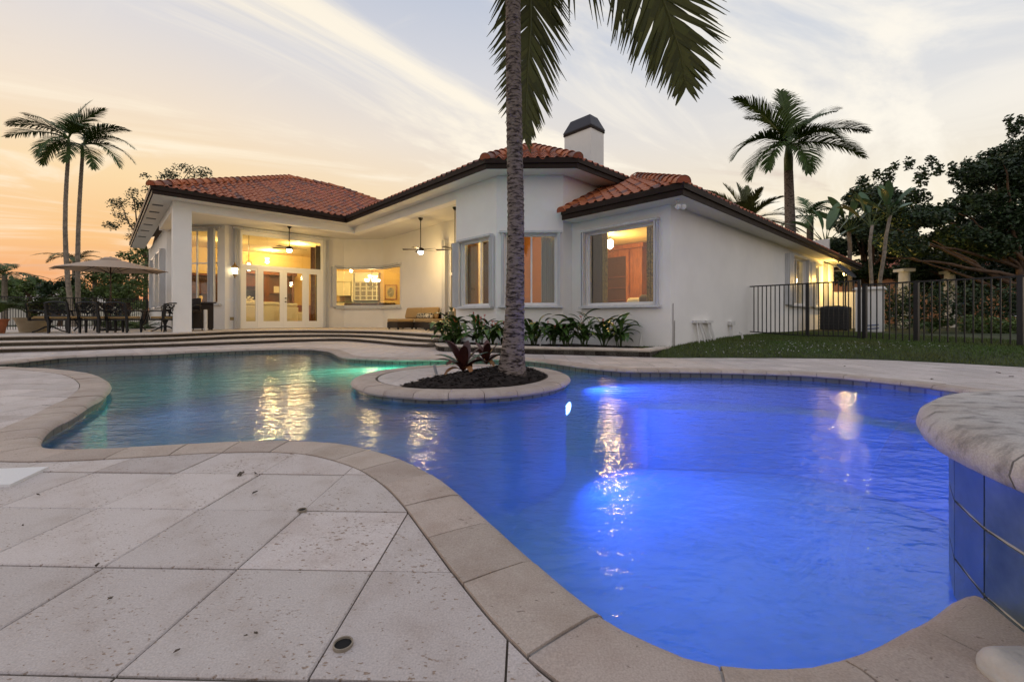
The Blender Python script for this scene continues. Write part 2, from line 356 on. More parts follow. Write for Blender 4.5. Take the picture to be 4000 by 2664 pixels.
def march(X, Y, S):          # the part of a grid where S > 0, as polygons
    vid = {}; vs = []; fs = []
    def vert(k, p):
        if k not in vid: vid[k] = len(vs); vs.append(p)
        return vid[k]
    nx, ny = S.shape
    for i in range(nx-1):
        for j in range(ny-1):
            c = ((i,j),(i+1,j),(i+1,j+1),(i,j+1)); sv = [S[q] for q in c]
            if max(sv) <= 0: continue
            f = []
            for k in range(4):
                q, w = c[k], c[(k+1)%4]; s0, s1 = sv[k], sv[(k+1)%4]
                if s0 > 0: f.append(vert(q, (X[q], Y[q])))
                if (s0 > 0) != (s1 > 0):
                    t = s0/(s0-s1); kk = tuple(sorted((q, w))); f.append(vert(kk, (X[q]+(X[w]-X[q])*t, Y[q]+(Y[w]-Y[q])*t)))
            if len(f) > 2: fs.append(tuple(f))
    return vs, fs
def slab(vs, fs, z1, z0):    # top polygons + skirts along the outline
    cnt = {}
    for f in fs:
        for i in range(len(f)):
            a, b = f[i], f[(i+1)%len(f)]; cnt[(a,b)] = cnt.get((a,b), 0)+1
    V = [(x,y,z1) for x, y in vs]; FF = list(fs); low = {}
    for (a,b) in cnt:
        if (b,a) in cnt: continue
        for q in (a,b):
            if q not in low: low[q] = len(V); V.append((vs[q][0], vs[q][1], z0))
        FF.append((b, a, low[a], low[b]))
    return V, FF
# ================================================================== POOL AND DECK
SPA_C = Vector((2.32, 0.80)); SPA_R = 1.07
near = [(3819,2317),(3703,2395),(3587,2457),(3432,2542),(3316,2577),(3200,2604),(2980,2612),(2760,2592),(2529,2501),(2435,2465),(2233,2324),(2046,2166),(1887,2021),(1771,1917),(1677,1848),(1562,1790),(1461,1758),(1317,1729),(1155,1718),(902,1722),(650,1736),(433,1747),(217,1750),(150,1741),(134,1722)]
pen = [(160,1697),(196,1669),(267,1633),(333,1591),(392,1556),(419,1526)]
pen2 = [(423,1503),(410,1484),(357,1460),(297,1449),(208,1440),(119,1435.5),(0,1432)]
far = [(0,1426),(128,1413),(255,1400.5),(434,1393),(600,1388),(760,1380),(900,1373.5),(1028,1369.6),(1130,1367),(1232,1369.6),(1283,1376),(1313,1387.5),(1334,1398),(1372,1404),(1500,1410),(1784,1411),(1930,1409),(2055,1413),(2192,1428),(2311,1443),(2430,1454.6),(2600,1457),(2897,1461.6),(3135,1470.5),(3313,1484),(3492,1503),(3670,1524),(3789,1542)]
lipp = [U(x,y,0) for x, y in near]+[U(x,y,-.03) for x, y in pen]+[U(x,y,0) for x, y in pen2]
lipp += [Vector((-9.4,7.05,0)), Vector((-10.6,6.95,0)), Vector((-11.0,7.15,0)), Vector((-10.4,7.35,0))]
lipp += [U(x,y,-.05) for x, y in far]+[Vector((4.75,3.9,0)), Vector((4.3,3.0,0)), Vector((3.4,2.3,0)), Vector((2.6,1.6,0)), Vector((1.9,1.2,0))]
LIP = spline(lipp, .10, True)
ISL_C = np.array([-.67, 6.02]); ISL_R = 1.47
isl = np.array([ISL_C+ISL_R*np.array([math.cos(t), math.sin(t)]) for t in np.linspace(0, 2*math.pi, 90, endpoint=False)])
WATER_Z = -.115
BX0, BX1, BY0, BY1 = -15.0, 12.0, -4.0, 17.0
deck = bpy.data.objects.new('pool_deck', None); COL.objects.link(deck); struct(deck); deck['label'] = 'pale travertine deck round the pool'
# bed under the stones: a sheet with the pool cut out
def grid_cut(x0, x1, y0, y1, st, fn):
    xs = np.arange(x0, x1+st*.5, st); ys = np.arange(y0, y1+st*.5, st); X, Y = np.meshgrid(xs, ys, indexing='ij')
    S = fn(np.c_[X.ravel(), Y.ravel()]).reshape(X.shape); return march(X, Y, S)
lawn_edge = [(2.0,10.6)]+[tuple(U(x,y)[:2]) for x, y in ((2560,1396),(2750,1396.5),(3000,1398),(3200,1400),(3400,1404),(3600,1412),(3800,1423),(4000,1434))]+[(9.3,5.6),(10.2,3.6),(10.6,1.0)]
lawn_poly = np.array([tuple(p) for p in spline(lawn_edge, .3)]+[(13,1),(40,1),(60,70),(-2,70),(2.0,14)])
vs, fs = grid_cut(BX0, BX1, BY0, BY1, .15, lambda q: np.minimum(sdist(q, LIP)-.03, sdist(q, lawn_poly)+.03))
V, FF = slab(vs, fs, -.014, -.10); MB().add(V, FF).obj('mortar_bed', joint_m, deck)
vs, fs = grid_cut(BX0, BX1, BY0, BY1, .06, lambda q: np.minimum(sdist(q, LIP)-.012,   .232-sdist(q, LIP)))
V, FF = slab(vs, fs, -.0045, -.045); MB().add(V, FF).obj('coping_bed', grout_m, deck)
# coping stones
def norms(c, closed=True):
    t = np.roll(c,-1,0)-np.roll(c,1,0)
    if not closed: t[0] = c[1]-c[0]; t[-1] = c[-1]-c[-2]
    t /= np.linalg.norm(t, axis=1)[:,None]; return t
ar = sum(LIP[i][0]*LIP[(i+1)%len(LIP)][1]-LIP[(i+1)%len(LIP)][0]*LIP[i][1] for i in range(len(LIP)))
def stones(curve, out_sign, length, parent, m, width=.27, closed=True, z=0.0, th=.055, name='coping_stone', skip=None, gap=.007, over=.03):
    d = np.r_[0, np.cumsum(np.linalg.norm(np.diff(np.vstack([curve, curve[:1]]) if closed else curve, axis=0), axis=1))]
    L = d[-1]; n = max(1, int(round(L/length))); cc = np.vstack([curve, curve[:1]]) if closed else curve
    zk = th/.055
    prof = [(width-over, -.03), (width-over, .0), (width*.5, .003), (.03, .002), (-.005, -.006*zk), (-.024, -.022*zk), (-.03, -.036*zk), (-.022, -.05*zk), (.0, -th), (.06, -th)]
    for i in range(n):
        jit = random.uniform(-.012, .012)
        s0, s1 = i*L/n+gap/2, (i+1)*L/n-gap/2; ss = np.linspace(s0, s1, 5)
        pts = np.c_[np.interp(ss, d, cc[:,0]), np.interp(ss, d, cc[:,1])]
        if skip and skip(pts[2]): continue
        e = 1e-2; ta = np.c_[np.interp((ss+e)%L if closed else np.minimum(ss+e,L), d, cc[:,0])-np.interp((ss-e)%L if closed else np.maximum(ss-e,0), d, cc[:,0]), np.interp((ss+e)%L if closed else np.minimum(ss+e,L), d, cc[:,1])-np.interp((ss-e)%L if closed else np.maximum(ss-e,0), d, cc[:,1])]
        ta /= np.linalg.norm(ta, axis=1)[:,None]; nn = np.c_[ta[:,1], -ta[:,0]]*out_sign
        mb = MB(); k = len(prof); vsx = []; fsx = []; dz_ = random.uniform(-.003, .003); tl = random.uniform(-.008, .008)
        for q in range(5):
            for r_, h in prof:
                p = pts[q]+nn[q]*(r_+.0); vsx.append((p[0], p[1], z+h+dz_+tl*(r_-.1)))
        for q in range(4):
            for w in range(k): fsx.append((q*k+w, q*k+(w+1)%k, (q+1)*k+(w+1)%k, (q+1)*k+w))
        fsx += [tuple(range(k)), tuple(range(5*k-1, 4*k-1, -1))]
        if out_sign < 0: fsx = [f[::-1] for f in fsx]
        mb.add(vsx, fsx).obj(name, m, parent, smooth=True, auto=40)
osn = 1 if ar > 0 else -1
stones(LIP, osn, .31, deck, coping_m, skip=lambda p: (Vector(p)-SPA_C).length < SPA_R+.02 or p[0] < -10.2)
# paving stones: full squares share one mesh, those along the coping or the lawn are cut to shape
TE, TD, E0, D0, G = .44, .416, -.922, 1.37, .003
planter_poly = [tuple(U(*q)[:2]) for q in ((1702,1363),(1712,1369),(1727,1372.5),(1950,1378),(2049,1381.5),(2300,1388),(2539,1395))]
planter_poly += [(3.54,9.69), tuple(P2(1.9,-10.0)), tuple(P2(0.6,-8.2)), tuple(P2(0.3,-7.3)), (-1.9, 12.2), (-2.05, 11.6)]
pave_cells = []
for i in range(-26, 24):
    for j in range(-4, 36):
        e, d_ = E0+i*TE, D0+j*TD
        c = np.array([[e+TE*u, d_+TD*v] for u in (0,.5,1) for v in (0,.5,1)])
        q = c[:,:1]*np.array(E2[:])[None]+c[:,1:]*np.array(D2[:])[None]
        if q[:,0].min() < -13 or q[:,0].max() > 10.5 or q[:,1].min() < .3 or q[:,1].max() > 16.5: continue
        pave_cells.append((i, j, e, d_, q))
allq = np.vstack([c[4] for c in pave_cells])
sp = sdist(allq, LIP).reshape(-1,9); sl = sdist(allq, lawn_poly).reshape(-1,9); spl = sdist(allq, np.array(planter_poly)).reshape(-1,9)
ist = sdist(allq, isl).reshape(-1,9)
HOUSE_FRONT = lambda q: (Vector(q)-O).dot(B) > -1.6 and (Vector(q)-O).dot(A) < 0 and q[1] > 12.5
full = MB().box(0, TE-2*G, 0, TD-2*G, -.03, 0).mesh('paver', paver_m)
def soft(me):
    bm = bmesh.new(); bm.from_mesh(me); es = [e for e in bm.edges if all(v.co.z > -.001 for v in e.verts)]
    bmesh.ops.bevel(bm, geom=es, offset=.004, segments=1, affect='EDGES'); bm.to_mesh(me); bm.free()
soft(full)
rest = MB(); npav = 0
for c, a, b, pl in zip(pave_cells, sp, sl, spl):
    i, j, e, d_, q = c
    if a.max() < .24 or b.max() < .0 or pl.max() < 0: continue
    mid = q[4]
    if mid[1] < .35 and abs(mid[0]) > 2: continue
    x, y = mid
    if x > .5 and y < 3.2 and (Vector(mid)-SPA_C).length < SPA_R-.35: continue
    if abs(x)/max(y, .3) > 1.32 and not (abs(x) < 1.6): continue
    zz = -.006+random.uniform(-.0025, .0025)
    visible_far = y > 9.2
    if a.min() > .26 and b.min() > .01:
        if visible_far and npav > 280:
            ex, ey = E2*(e+G)+D2*(d_+G); p0 = E2*(e+G)+D2*(d_+G)
            qq = [p0, p0+E2*(TE-2*G), p0+E2*(TE-2*G)+D2*(TD-2*G), p0+D2*(TD-2*G)]
            rest.hexa([(p.x,p.y,zz-.03) for p in qq]+[(p.x,p.y,zz) for p in qq]); continue
        o = link('paver', full, deck); p0 = E2*(e+G)+D2*(d_+G); o.location = (p0.x, p0.y, zz); o.rotation_euler = (random.uniform(-.003,.003), random.uniform(-.003,.003), math.atan2(E2.y, E2.x)); npav += 1
    else:
        nn_ = 14; us = np.linspace(G, TE-G, nn_); vs_ = np.linspace(G, TD-G, nn_); UU, VV = np.meshgrid(us, vs_, indexing='ij')
        X = (e+UU)*E2.x+(d_+VV)*D2.x; Y = (e+UU)*E2.y+(d_+VV)*D2.y
        qq = np.c_[X.ravel(), Y.ravel()]
        S = np.minimum(sdist(qq, LIP)-.247, sdist(qq, lawn_poly)-.0).reshape(X.shape)
        vv, ff = march(X, Y, S)
        if len(ff) < 3: continue
        V, FF = slab(vv, ff, zz, -.05); MB().add(V, FF).obj('paver', paver_m, deck); npav += 1
if rest.v: tag(rest.obj('distant_pavers', paver_m, deck), kind='stuff')
# pool shell
basin = bpy.data.objects.new('pool_basin', None); COL.objects.link(basin); struct(basin); basin['label'] = 'plastered pool shell'
plaster_m = mat('pool_plaster', (.42,.55,.66), .7, var=.25, vscale=1.2)
wt_m = mat('waterline_tile', (.14,.15,.12), .3, spec=.6)
def bricky(m, w, h, c1, c2, mortar, off=0.0, ms=.012):
    n, l = m.node_tree.nodes, m.node_tree.links; t = n.new('ShaderNodeUVMap'); br = n.new('ShaderNodeTexBrick')
    l.new(t.outputs[0], br.inputs['Vector']); br.offset = off; br.inputs['Scale'].default_value = 1; br.inputs['Brick Width'].default_value = w; br.inputs['Row Height'].default_value = h
    br.inputs['Mortar Size'].default_value = ms; br.inputs['Color1'].default_value = (*c1,1); br.inputs['Color2'].default_value = (*c2,1); br.inputs['Mortar'].default_value = (*mortar,1)
    l.new(br.outputs[0], n['Principled BSDF'].inputs['Base Color'])
bricky(wt_m, .15, .15, (.16,.155,.12), (.10,.105,.085), (.05,.045,.04))
def ribbon(curve, z0, z1, name, m, parent, closed=True, flip=False):
    c = np.vstack([curve, curve[:1]]) if closed else curve; d = np.r_[0, np.cumsum(np.linalg.norm(np.diff(c, axis=0), axis=1))]; n = len(c)
    mb = MB(); mb.add([(p[0],p[1],z0) for p in c]+[(p[0],p[1],z1) for p in c], [((i,i+1,n+i+1,n+i) if not flip else (i+1,i,n+i,n+i+1)) for i in range(n-1)])
    o = mb.obj(name, m, parent, smooth=True); uv = o.data.uv_layers.new(name='UVMap')
    for lp in o.data.loops:
        vi = lp.vertex_index; uv.data[lp.index].uv = (d[vi%n], z0 if vi < n else z1)
    return o
T = norms(LIP); NO = np.c_[T[:,1], -T[:,0]]*osn
inner = LIP+NO*.012
ribbon(inner, -.22, -.045, 'waterline_band', wt_m, basin, flip=osn > 0)
ribbon(inner, -1.35, -.22, 'pool_wall', plaster_m, basin, flip=osn > 0)
fl = MB(); fl.add([(p[0],p[1],-1.34) for p in LIP+NO*.03], [tuple(range(len(LIP)))[::osn]]); fo = fl.obj('pool_floor', plaster_m, basin)
# bench under water along the far right side
bench = [q for q in LIP[::3] if q[0] > 1.2 and q[1] > 3.2]
mbb = MB(); bl = [(tuple(q), tuple(np.array(q)+(np.array([2.3,3.6])-q)/np.linalg.norm(np.array([2.3,3.6])-q)*.55)) for q in bench]
for (a, b), (c, d_) in zip(bl[:-1], bl[1:]):
    mbb.hexa([(*a,-1.33),(*c,-1.33),(*d_,-1.33),(*b,-1.33),(*a,-.5),(*c,-.5),(*d_,-.5),(*b,-.5)])
mbb.obj('pool_bench', plaster_m, basin)
# shelf round the island
ring = [ISL_C+(ISL_R+.75)*np.array([math.cos(t), math.sin(t)]) for t in np.linspace(R(150), R(265), 20)]
mbs = MB(); ctr = [ISL_C+(ISL_R-.1)*np.array([math.cos(t), math.sin(t)]) for t in np.linspace(R(150), R(265), 20)]
for i in range(19): mbs.hexa([(*ctr[i],-1.33),(*ctr[i+1],-1.33),(*ring[i+1],-1.33),(*ring[i],-1.33),(*ctr[i],-.42),(*ctr[i+1],-.42),(*ring[i+1],-.42),(*ring[i],-.42)])
mbs.obj('pool_shelf', plaster_m, basin)
# water
wm = bpy.data.materials.new('pool_water'); wm.use_nodes = True
n, l = wm.node_tree.nodes, wm.node_tree.links; n.clear()
t = n.new('ShaderNodeTexCoord')
def wnz(sx, sy, sc, rot, det=3):
    mp = n.new('ShaderNodeMapping'); l.new(t.outputs['Object'], mp.inputs[0]); mp.inputs['Scale'].default_value = (sx,sy,1); mp.inputs['Rotation'].default_value = (0,0,R(rot))
    q = n.new('ShaderNodeTexNoise'); l.new(mp.outputs[0], q.inputs['Vector']); q.inputs['Scale'].default_value = sc; q.inputs['Detail'].default_value = det; q.inputs['Distortion'].default_value = .5; return q.outputs[0]
def madd(a, k, b):
    x = n.new('ShaderNodeMath'); x.operation = 'MULTIPLY_ADD'; l.new(a, x.inputs[0]); x.inputs[1].default_value = k
    if isinstance(b, float): x.inputs[2].default_value = b
    else: l.new(b, x.inputs[2])
    return x.outputs[0]
hgt = madd(wnz(1,1.5,2.2,12), .75, madd(wnz(1,1.9,6.5,-8), .40, madd(wnz(1,1.4,17,20), .20, 0.0)))
bp = n.new('ShaderNodeBump'); l.new(hgt, bp.inputs['Height']); bp.inputs['Strength'].default_value = .42; bp.inputs['Distance'].default_value = .045
fr = n.new('ShaderNodeFresnel'); fr.inputs[0].default_value = 1.33; l.new(bp.outputs[0], fr.inputs['Normal'])
tr = n.new('ShaderNodeBsdfTransparent'); tr.inputs[0].default_value = (.62,.84,.93,1)
gl = n.new('ShaderNodeBsdfGlossy'); gl.inputs['Roughness'].default_value = .03; l.new(bp.outputs[0], gl.inputs['Normal'])
tl_ = n.new('ShaderNodeBsdfTranslucent'); tl_.inputs[0].default_value = (.62,.80,.92,1)
mb_ = n.new('ShaderNodeMixShader'); mb_.inputs[0].default_value = .42; l.new(tr.outputs[0], mb_.inputs[1]); l.new(tl_.outputs[0], mb_.inputs[2])
mx = n.new('ShaderNodeMixShader'); l.new(fr.outputs[0], mx.inputs[0]); l.new(mb_.outputs[0], mx.inputs[1]); l.new(gl.outputs[0], mx.inputs[2])
oo = n.new('ShaderNodeOutputMaterial'); l.new(mx.outputs[0], oo.inputs[0])
wv, wf_ = grid_cut(-11.5, 5.2, .6, 11.2, .12, lambda q: np.minimum(-(sdist(q, LIP)-.02), sdist(q, isl)+.04))
wob = MB().add([(x,y,WATER_Z) for x, y in wv], wf_).obj('pool_water', wm, None, smooth=True); struct(wob); wob['label'] = 'rippled water of the lit swimming pool'
# ground beyond
gm = mat('garden_ground', (.05,.065,.022), .95, var=.6, vscale=.5)
g = MB(); Z = -.08
for x0, x1, y0, y1 in ((-600,600,BY1,900), (-600,600,-300,BY0), (-600,BX0,BY0,BY1), (BX1,600,BY0,BY1)): g.add([(x0,y0,Z),(x1,y0,Z),(x1,y1,Z),(x0,y1,Z)], [(0,1,2,3)])
struct(g.obj('ground', gm))
# ------------------------------------------------------------------ island
island = thing('round_island', 'round stone-edged island in the pool holding the tall palm', 'island', (ISL_C[0], ISL_C[1], 0))
isl0 = isl-ISL_C
stones(isl0*((ISL_R-.03)/ISL_R), -1, .37, island, coping_m, width=.30, th=.075)
ribbon(isl0*((ISL_R-.06)/ISL_R), -1.34, -.06, 'island_wall', plaster_m, island)
o_ = ribbon(isl0*((ISL_R-.055)/ISL_R), -.24, -.06, 'waterline_band', wt_m, island)
bed = MB(); bed.prism([tuple(p*((ISL_R-.1)/ISL_R)) for p in isl0], -.06, -.014); bed.obj('mortar_bed', joint_m, island)
inn = isl0*((ISL_R-.335)/ISL_R)
mul = np.array([(math.cos(t)*1.13*1.0+.0, math.sin(t)*1.13) for t in np.linspace(0, 2*math.pi, 60, endpoint=False)])
soil_side = lambda q: (q[:,0]-.02-(q[:,1]+.62)*.62) + .46       # the mulch keeps to the right-hand part
for i in range(-4, 4):
    for j in range(-4, 4):
        us = np.linspace(G, TE-G, 12); UU, VV = np.meshgrid(i*TE+us+.1, j*TE+us, indexing='ij')
        X = UU*E2.x+VV*D2.x; Y = UU*E2.y+VV*D2.y; qq = np.c_[X.ravel(), Y.ravel()]
        S = np.minimum(-sdist(qq, inn), -soil_side(qq)).reshape(X.shape)
        if S.max() <= 0: continue
        vv, ff = march(X, Y, S)
        if len(ff) < 2: continue
        V, FF = slab(vv, ff, -.002, -.03); MB().add(V, FF).obj('paver', paver_m, island)
xs = np.linspace(-1.2, 1.2, 60); X, Y = np.meshgrid(xs, xs, indexing='ij'); qq = np.c_[X.ravel(), Y.ravel()]
S = np.minimum(-sdist(qq, mul), soil_side(qq)).reshape(X.shape); vv, ff = march(X, Y, S)
hv = np.minimum(-sdist(np.array(vv), mul), soil_side(np.array(vv)))
def mh(p, h): return .002+.13*(1-math.exp(-max(h,0)/.32))+.012*math.sin(p[0]*31)*math.sin(p[1]*27)*min(1, h*8)
MB().add([(p[0],p[1],mh(p,h)) for p, h in zip(vv, hv)], ff).obj('mulch_mound', soil_m, island, smooth=True)
def chips(n_, pts_fn, size):
    V = []
    for _ in range(n_):
        p = pts_fn()
        if p is None: continue
        a = random.uniform(0, 6.28); tl = Vector((math.cos(a), math.sin(a), random.uniform(-.5,.5))).normalized(); u = tl.cross(Vector((random.uniform(-.4,.4), random.uniform(-.4,.4), 1))).normalized()
        l_ = size*random.uniform(.5,1.5); w_ = l_*.4
        V.append([p-tl*l_-u*w_, p+tl*l_-u*w_, p+tl*l_+u*w_, p-tl*l_+u*w_])
    return V
def isl_pt():
    q = np.array([[random.uniform(-1.15,1.15), random.uniform(-1.15,1.15)]]); h = min(-sdist(q, mul)[0], soil_side(q)[0])
    if h < -.015: return None
    return Vector((q[0][0], q[0][1], mh(q[0], h)+random.uniform(.002,.014)))
tag(quads('mulch_chips', chips(5200, isl_pt, .02), soil_m, island), kind='stuff')
# ------------------------------------------------------------------ lawn
def lawn_h(q):
    d = np.maximum(-sdist(q, lawn_poly), 0); 
    return np.where(d < .03, -.04, .012)+.27*(1-np.exp(-np.maximum(d-.1,0)/1.5))
vs, fs = grid_cut(1.8, 12.6, .6, 15, .15, lambda q: .16-sdist(q, lawn_poly)); v2, f2 = grid_cut(12.6, 40.2, .6, 46, .6, lambda q: .16-sdist(q, lawn_poly)); v3, f3 = grid_cut(1.8, 12.6, 15, 46.2, .6, lambda q: .16-sdist(q, lawn_poly))
k2 = len(vs); k3 = k2+len(v2); fs = list(fs)+[tuple(i+k2 for i in f) for f in f2]+[tuple(i+k3 for i in f) for f in f3]; vs = list(vs)+list(v2)+list(v3)
hh = lawn_h(np.array(vs)); lo = MB().add([(p[0],p[1],h) for p, h in zip(vs, hh)], fs).obj('lawn', earth_m, None, smooth=True); struct(lo)
def scatter_lawn(n_, far_):
    Q = np.c_[rng.uniform(2.2, 11.5, n_), 6.2+(rng.random(n_)**1.0)*far_]; Q = Q[sdist(Q, lawn_poly) < -.0]
    Q = Q[np.abs(Q[:,0])/Q[:,1] < 1.25]
    la = (Q-np.array(O[:]))@np.array(A[:]); lb = (Q-np.array(O[:]))@np.array(B[:])
    return Q[~((lb > -13.02) & (la > 1.5))]
Q = scatter_lawn(90000, 8.5); h = lawn_h(Q); nQ = len(Q)
ang = rng.uniform(0, 6.28, nQ); hl = rng.uniform(.022,.06, nQ); w = rng.uniform(.004,.008, nQ)
tx, ty = np.cos(ang), np.sin(ang); lx, ly = rng.normal(0,.018,nQ), rng.normal(0,.018,nQ)
V = np.zeros((nQ,3,3)); V[:,0] = np.c_[Q[:,0]-tx*w, Q[:,1]-ty*w, h-.004]; V[:,1] = np.c_[Q[:,0]+tx*w, Q[:,1]+ty*w, h-.004]; V[:,2] = np.c_[Q[:,0]+lx, Q[:,1]+ly, h+hl]
go = quads('lawn_grass', V, grass_m); tag(go, 'short dark green grass beside the house and fence', 'grass', kind='stuff')
petal_m = mat('white_petal', (.75,.74,.70), .6)
Pq = []
for _ in range(230):
    c = Vector((random.gauss(6.6, 1.4), 8.85+abs(random.gauss(0,.75)))); Pq.append((c.x, c.y))
Pq = np.array(Pq); Pq = Pq[sdist(Pq, lawn_poly) < -.12]; ph = lawn_h(Pq)
Vp = []
for (x,y), h_ in zip(Pq, ph):
    p = Vector((x,y,h_+.03)); a = random.uniform(0,6.28); u = Vector((math.cos(a), math.sin(a), random.uniform(-.4,.4)))*.010; v = Vector((-math.sin(a), math.cos(a), .5))*.006; Vp.append([p-u-v, p+u-v, p+u+v, p-u+v])
tag(quads('fallen_petals', Vp, petal_m), 'white petals scattered over the lawn by the fence', 'petals', kind='stuff')
# ------------------------------------------------------------------ terrace and its three curved steps
tedge = [U(x,y,TZ) for x, y in ((-500,1320),(-200,1316),(0,1311),(300,1307),(600,1302.5),(760,1297),(900,1291.5),(1050,1288.5),(1200,1287.5),(1350,1288.5),(1500,1291),(1630,1297),(1722,1301)) ]
bedge = [U(x,y,0) for x, y in ((-500,1393),(-200,1385),(0,1376),(300,1367),(600,1355.5),(760,1350),(900,1345),(1050,1339),(1200,1333),(1350,1330.5),(1500,1340.5),(1605,1351),(1694,1355))]
tedge[-1] = Vector((-1.75, 12.2, 0)); tedge[-2] = U(1630,1297,TZ)
C0_ = spline(tedge, .25); C2_ = spline(bedge, .25)
def resamp(c, n_):
    d = np.r_[0, np.cumsum(np.linalg.norm(np.diff(c, axis=0), axis=1))]; s = np.linspace(0, d[-1], n_); return np.c_[np.interp(s, d, c[:,0]), np.interp(s, d, c[:,1])]
NS = 90; C0_ = resamp(C0_, NS); C2_ = resamp(C2_, NS); C1_ = C0_*.52+C2_*.48
terrace = bpy.data.objects.new('terrace', None); COL.objects.link(terrace); struct(terrace); terrace['label'] = 'raised stone terrace in front of the house'
back = [P2(9,-7.3), P2(10, 14), P2(-16, 16), P2(-16, -1)]
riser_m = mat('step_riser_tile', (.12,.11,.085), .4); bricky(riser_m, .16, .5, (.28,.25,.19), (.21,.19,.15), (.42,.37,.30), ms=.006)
for lvl, (c, z1, z0) in enumerate(((C0_, TZ, 0), (C1_, TZ*2/3, 0), (C2_, TZ/3, 0))):
    t_ = norms(c, False); nn_ = np.c_[t_[:,1], -t_[:,0]]                    # towards the pool
    inn_ = c-nn_*.05
    poly = [tuple(p) for p in inn_]+([tuple(p) for p in back] if lvl == 0 else [tuple(p) for p in ((C0_ if lvl == 1 else C1_)-nn_*.4)[::-1]])
    mb = MB(); n_ = len(poly); mb.add([(x,y,z1-.012) for x, y in poly], [tuple(range(n_))]); o = mb.obj('terrace_floor' if lvl == 0 else 'tread', step_m, terrace)
    if o.data.polygons[0].normal.z < 0: o.data.flip_normals()
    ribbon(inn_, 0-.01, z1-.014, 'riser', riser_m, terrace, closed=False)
    stones(c[::-1]-nn_[::-1]*.03, -1, .62, terrace, step_m, width=.34, closed=False, z=z1, th=.075, name='step_nosing', gap=.006)
# ------------------------------------------------------------------ planter in front of the bay
pl = thing('planter_bed', 'low stone planter with mulch under the bay windows', 'planter', (0,0,0))
PZ = .155
front = [tuple(U(*q)[:2]) for q in ((1702,1363),(1706,1367),(1716,1370.5),(1735,1372.5),(1850,1375.5),(1950,1378),(2049,1381.5),(2180,1385),(2300,1388),(2420,1391.3),(2539,1395))]
fc = resamp(np.array(front), 26)
side_ = np.array([front[-1], (3.52,9.66)])
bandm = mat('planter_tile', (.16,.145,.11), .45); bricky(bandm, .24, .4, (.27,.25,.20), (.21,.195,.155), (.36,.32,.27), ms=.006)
wallc = np.vstack([fc, side_[1:]])
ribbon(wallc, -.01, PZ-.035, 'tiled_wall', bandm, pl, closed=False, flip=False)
inner_w = [(3.6,9.9), tuple(P2(1.75,-10.05)), tuple(P2(0.1,-8.8)), tuple(P2(.1,-7.2)), (-1.95,12.3), (-2.0,11.9)]
body = MB().prism([tuple(p) for p in wallc]+inner_w, -.01, PZ-.06); body.obj('soil_fill', soil_m, pl)
def capstones(c, length, w=.26):
    d = np.r_[0, np.cumsum(np.linalg.norm(np.diff(c, axis=0), axis=1))]; n_ = int(round(d[-1]/length))
    for i in range(n_):
        ss = np.linspace(i*d[-1]/n_+.003, (i+1)*d[-1]/n_-.003, 4); p = np.c_[np.interp(ss, d, c[:,0]), np.interp(ss, d, c[:,1])]
        q = np.c_[np.interp(np.clip(ss+.02,0,d[-1]), d, c[:,0])-np.interp(np.clip(ss-.02,0,d[-1]), d, c[:,0]), np.interp(np.clip(ss+.02,0,d[-1]), d, c[:,1])-np.interp(np.clip(ss-.02,0,d[-1]), d, c[:,1])]
        q /= np.linalg.norm(q, axis=1)[:,None]; nn_ = np.c_[-q[:,1], q[:,0]]
        a = p-nn_*.025; b = p+nn_*(w-.025); MB().prism([tuple(v) for v in a]+[tuple(v) for v in b[::-1]], PZ-.036, PZ+random.uniform(-.002,.002)).obj('cap_stone', step_m, pl)
capstones(fc, .36); capstones(side_, .36)
def pl_pt():
    t_ = random.random(); i = random.randrange(len(fc)); p = np.array(fc[i])+np.array([random.uniform(-.1,.1), .25+random.random()*1.0]); return Vector((p[0], p[1], PZ-.055+random.uniform(0,.05)))
tag(quads('mulch_chips', chips(3500, pl_pt, .025), soil_m, pl), kind='stuff')
# ------------------------------------------------------------------ spa: raised round basin at the right edge
spa = thing('raised_spa', 'raised round spa wall with blue tiles and a thick stone rim', 'spa', (SPA_C.x, SPA_C.y, 0))
spat = mat('blue_spa_tile', (.075,.105,.125), .35, spec=.5, var=1, vscale=9, vcol=(.03,.05,.07), objrand=.3)
MB().lathe([(SPA_R-.0085,-1.3),(SPA_R-.0085,.36),(SPA_R-.3,.36),(SPA_R-.3,-.5)], n=72).obj('core_wall', mat('pale_tile_grout', (.45,.43,.36), .8), spa, smooth=True, auto=40)
n_t = 30; zr = [-.62,-.40,-.19,.01,.20,.375]
for k in range(n_t):
    a0, a1 = 2*math.pi*k/n_t, 2*math.pi*(k+1)/n_t
    mid = (a0+a1)/2
    if not (R(85) < mid < R(265)): continue
    for z0, z1 in zip(zr[:-1], zr[1:]):
        p = []
        for z_ in (z0+.0045, z1-.0045):
            for r_ in (SPA_R-.03, SPA_R):
                for aa in (a0+.003, a1-.003): p.append((r_*math.cos(aa), r_*math.sin(aa), z_))
        MB().hexa([p[0],p[1],p[3],p[2],p[4],p[5],p[7],p[6]]).obj('wall_tile', spat, spa)
rim = np.array([(math.cos(t)*(SPA_R+.055), math.sin(t)*(SPA_R+.055)) for t in np.linspace(0, 2*math.pi, 90, endpoint=False)])
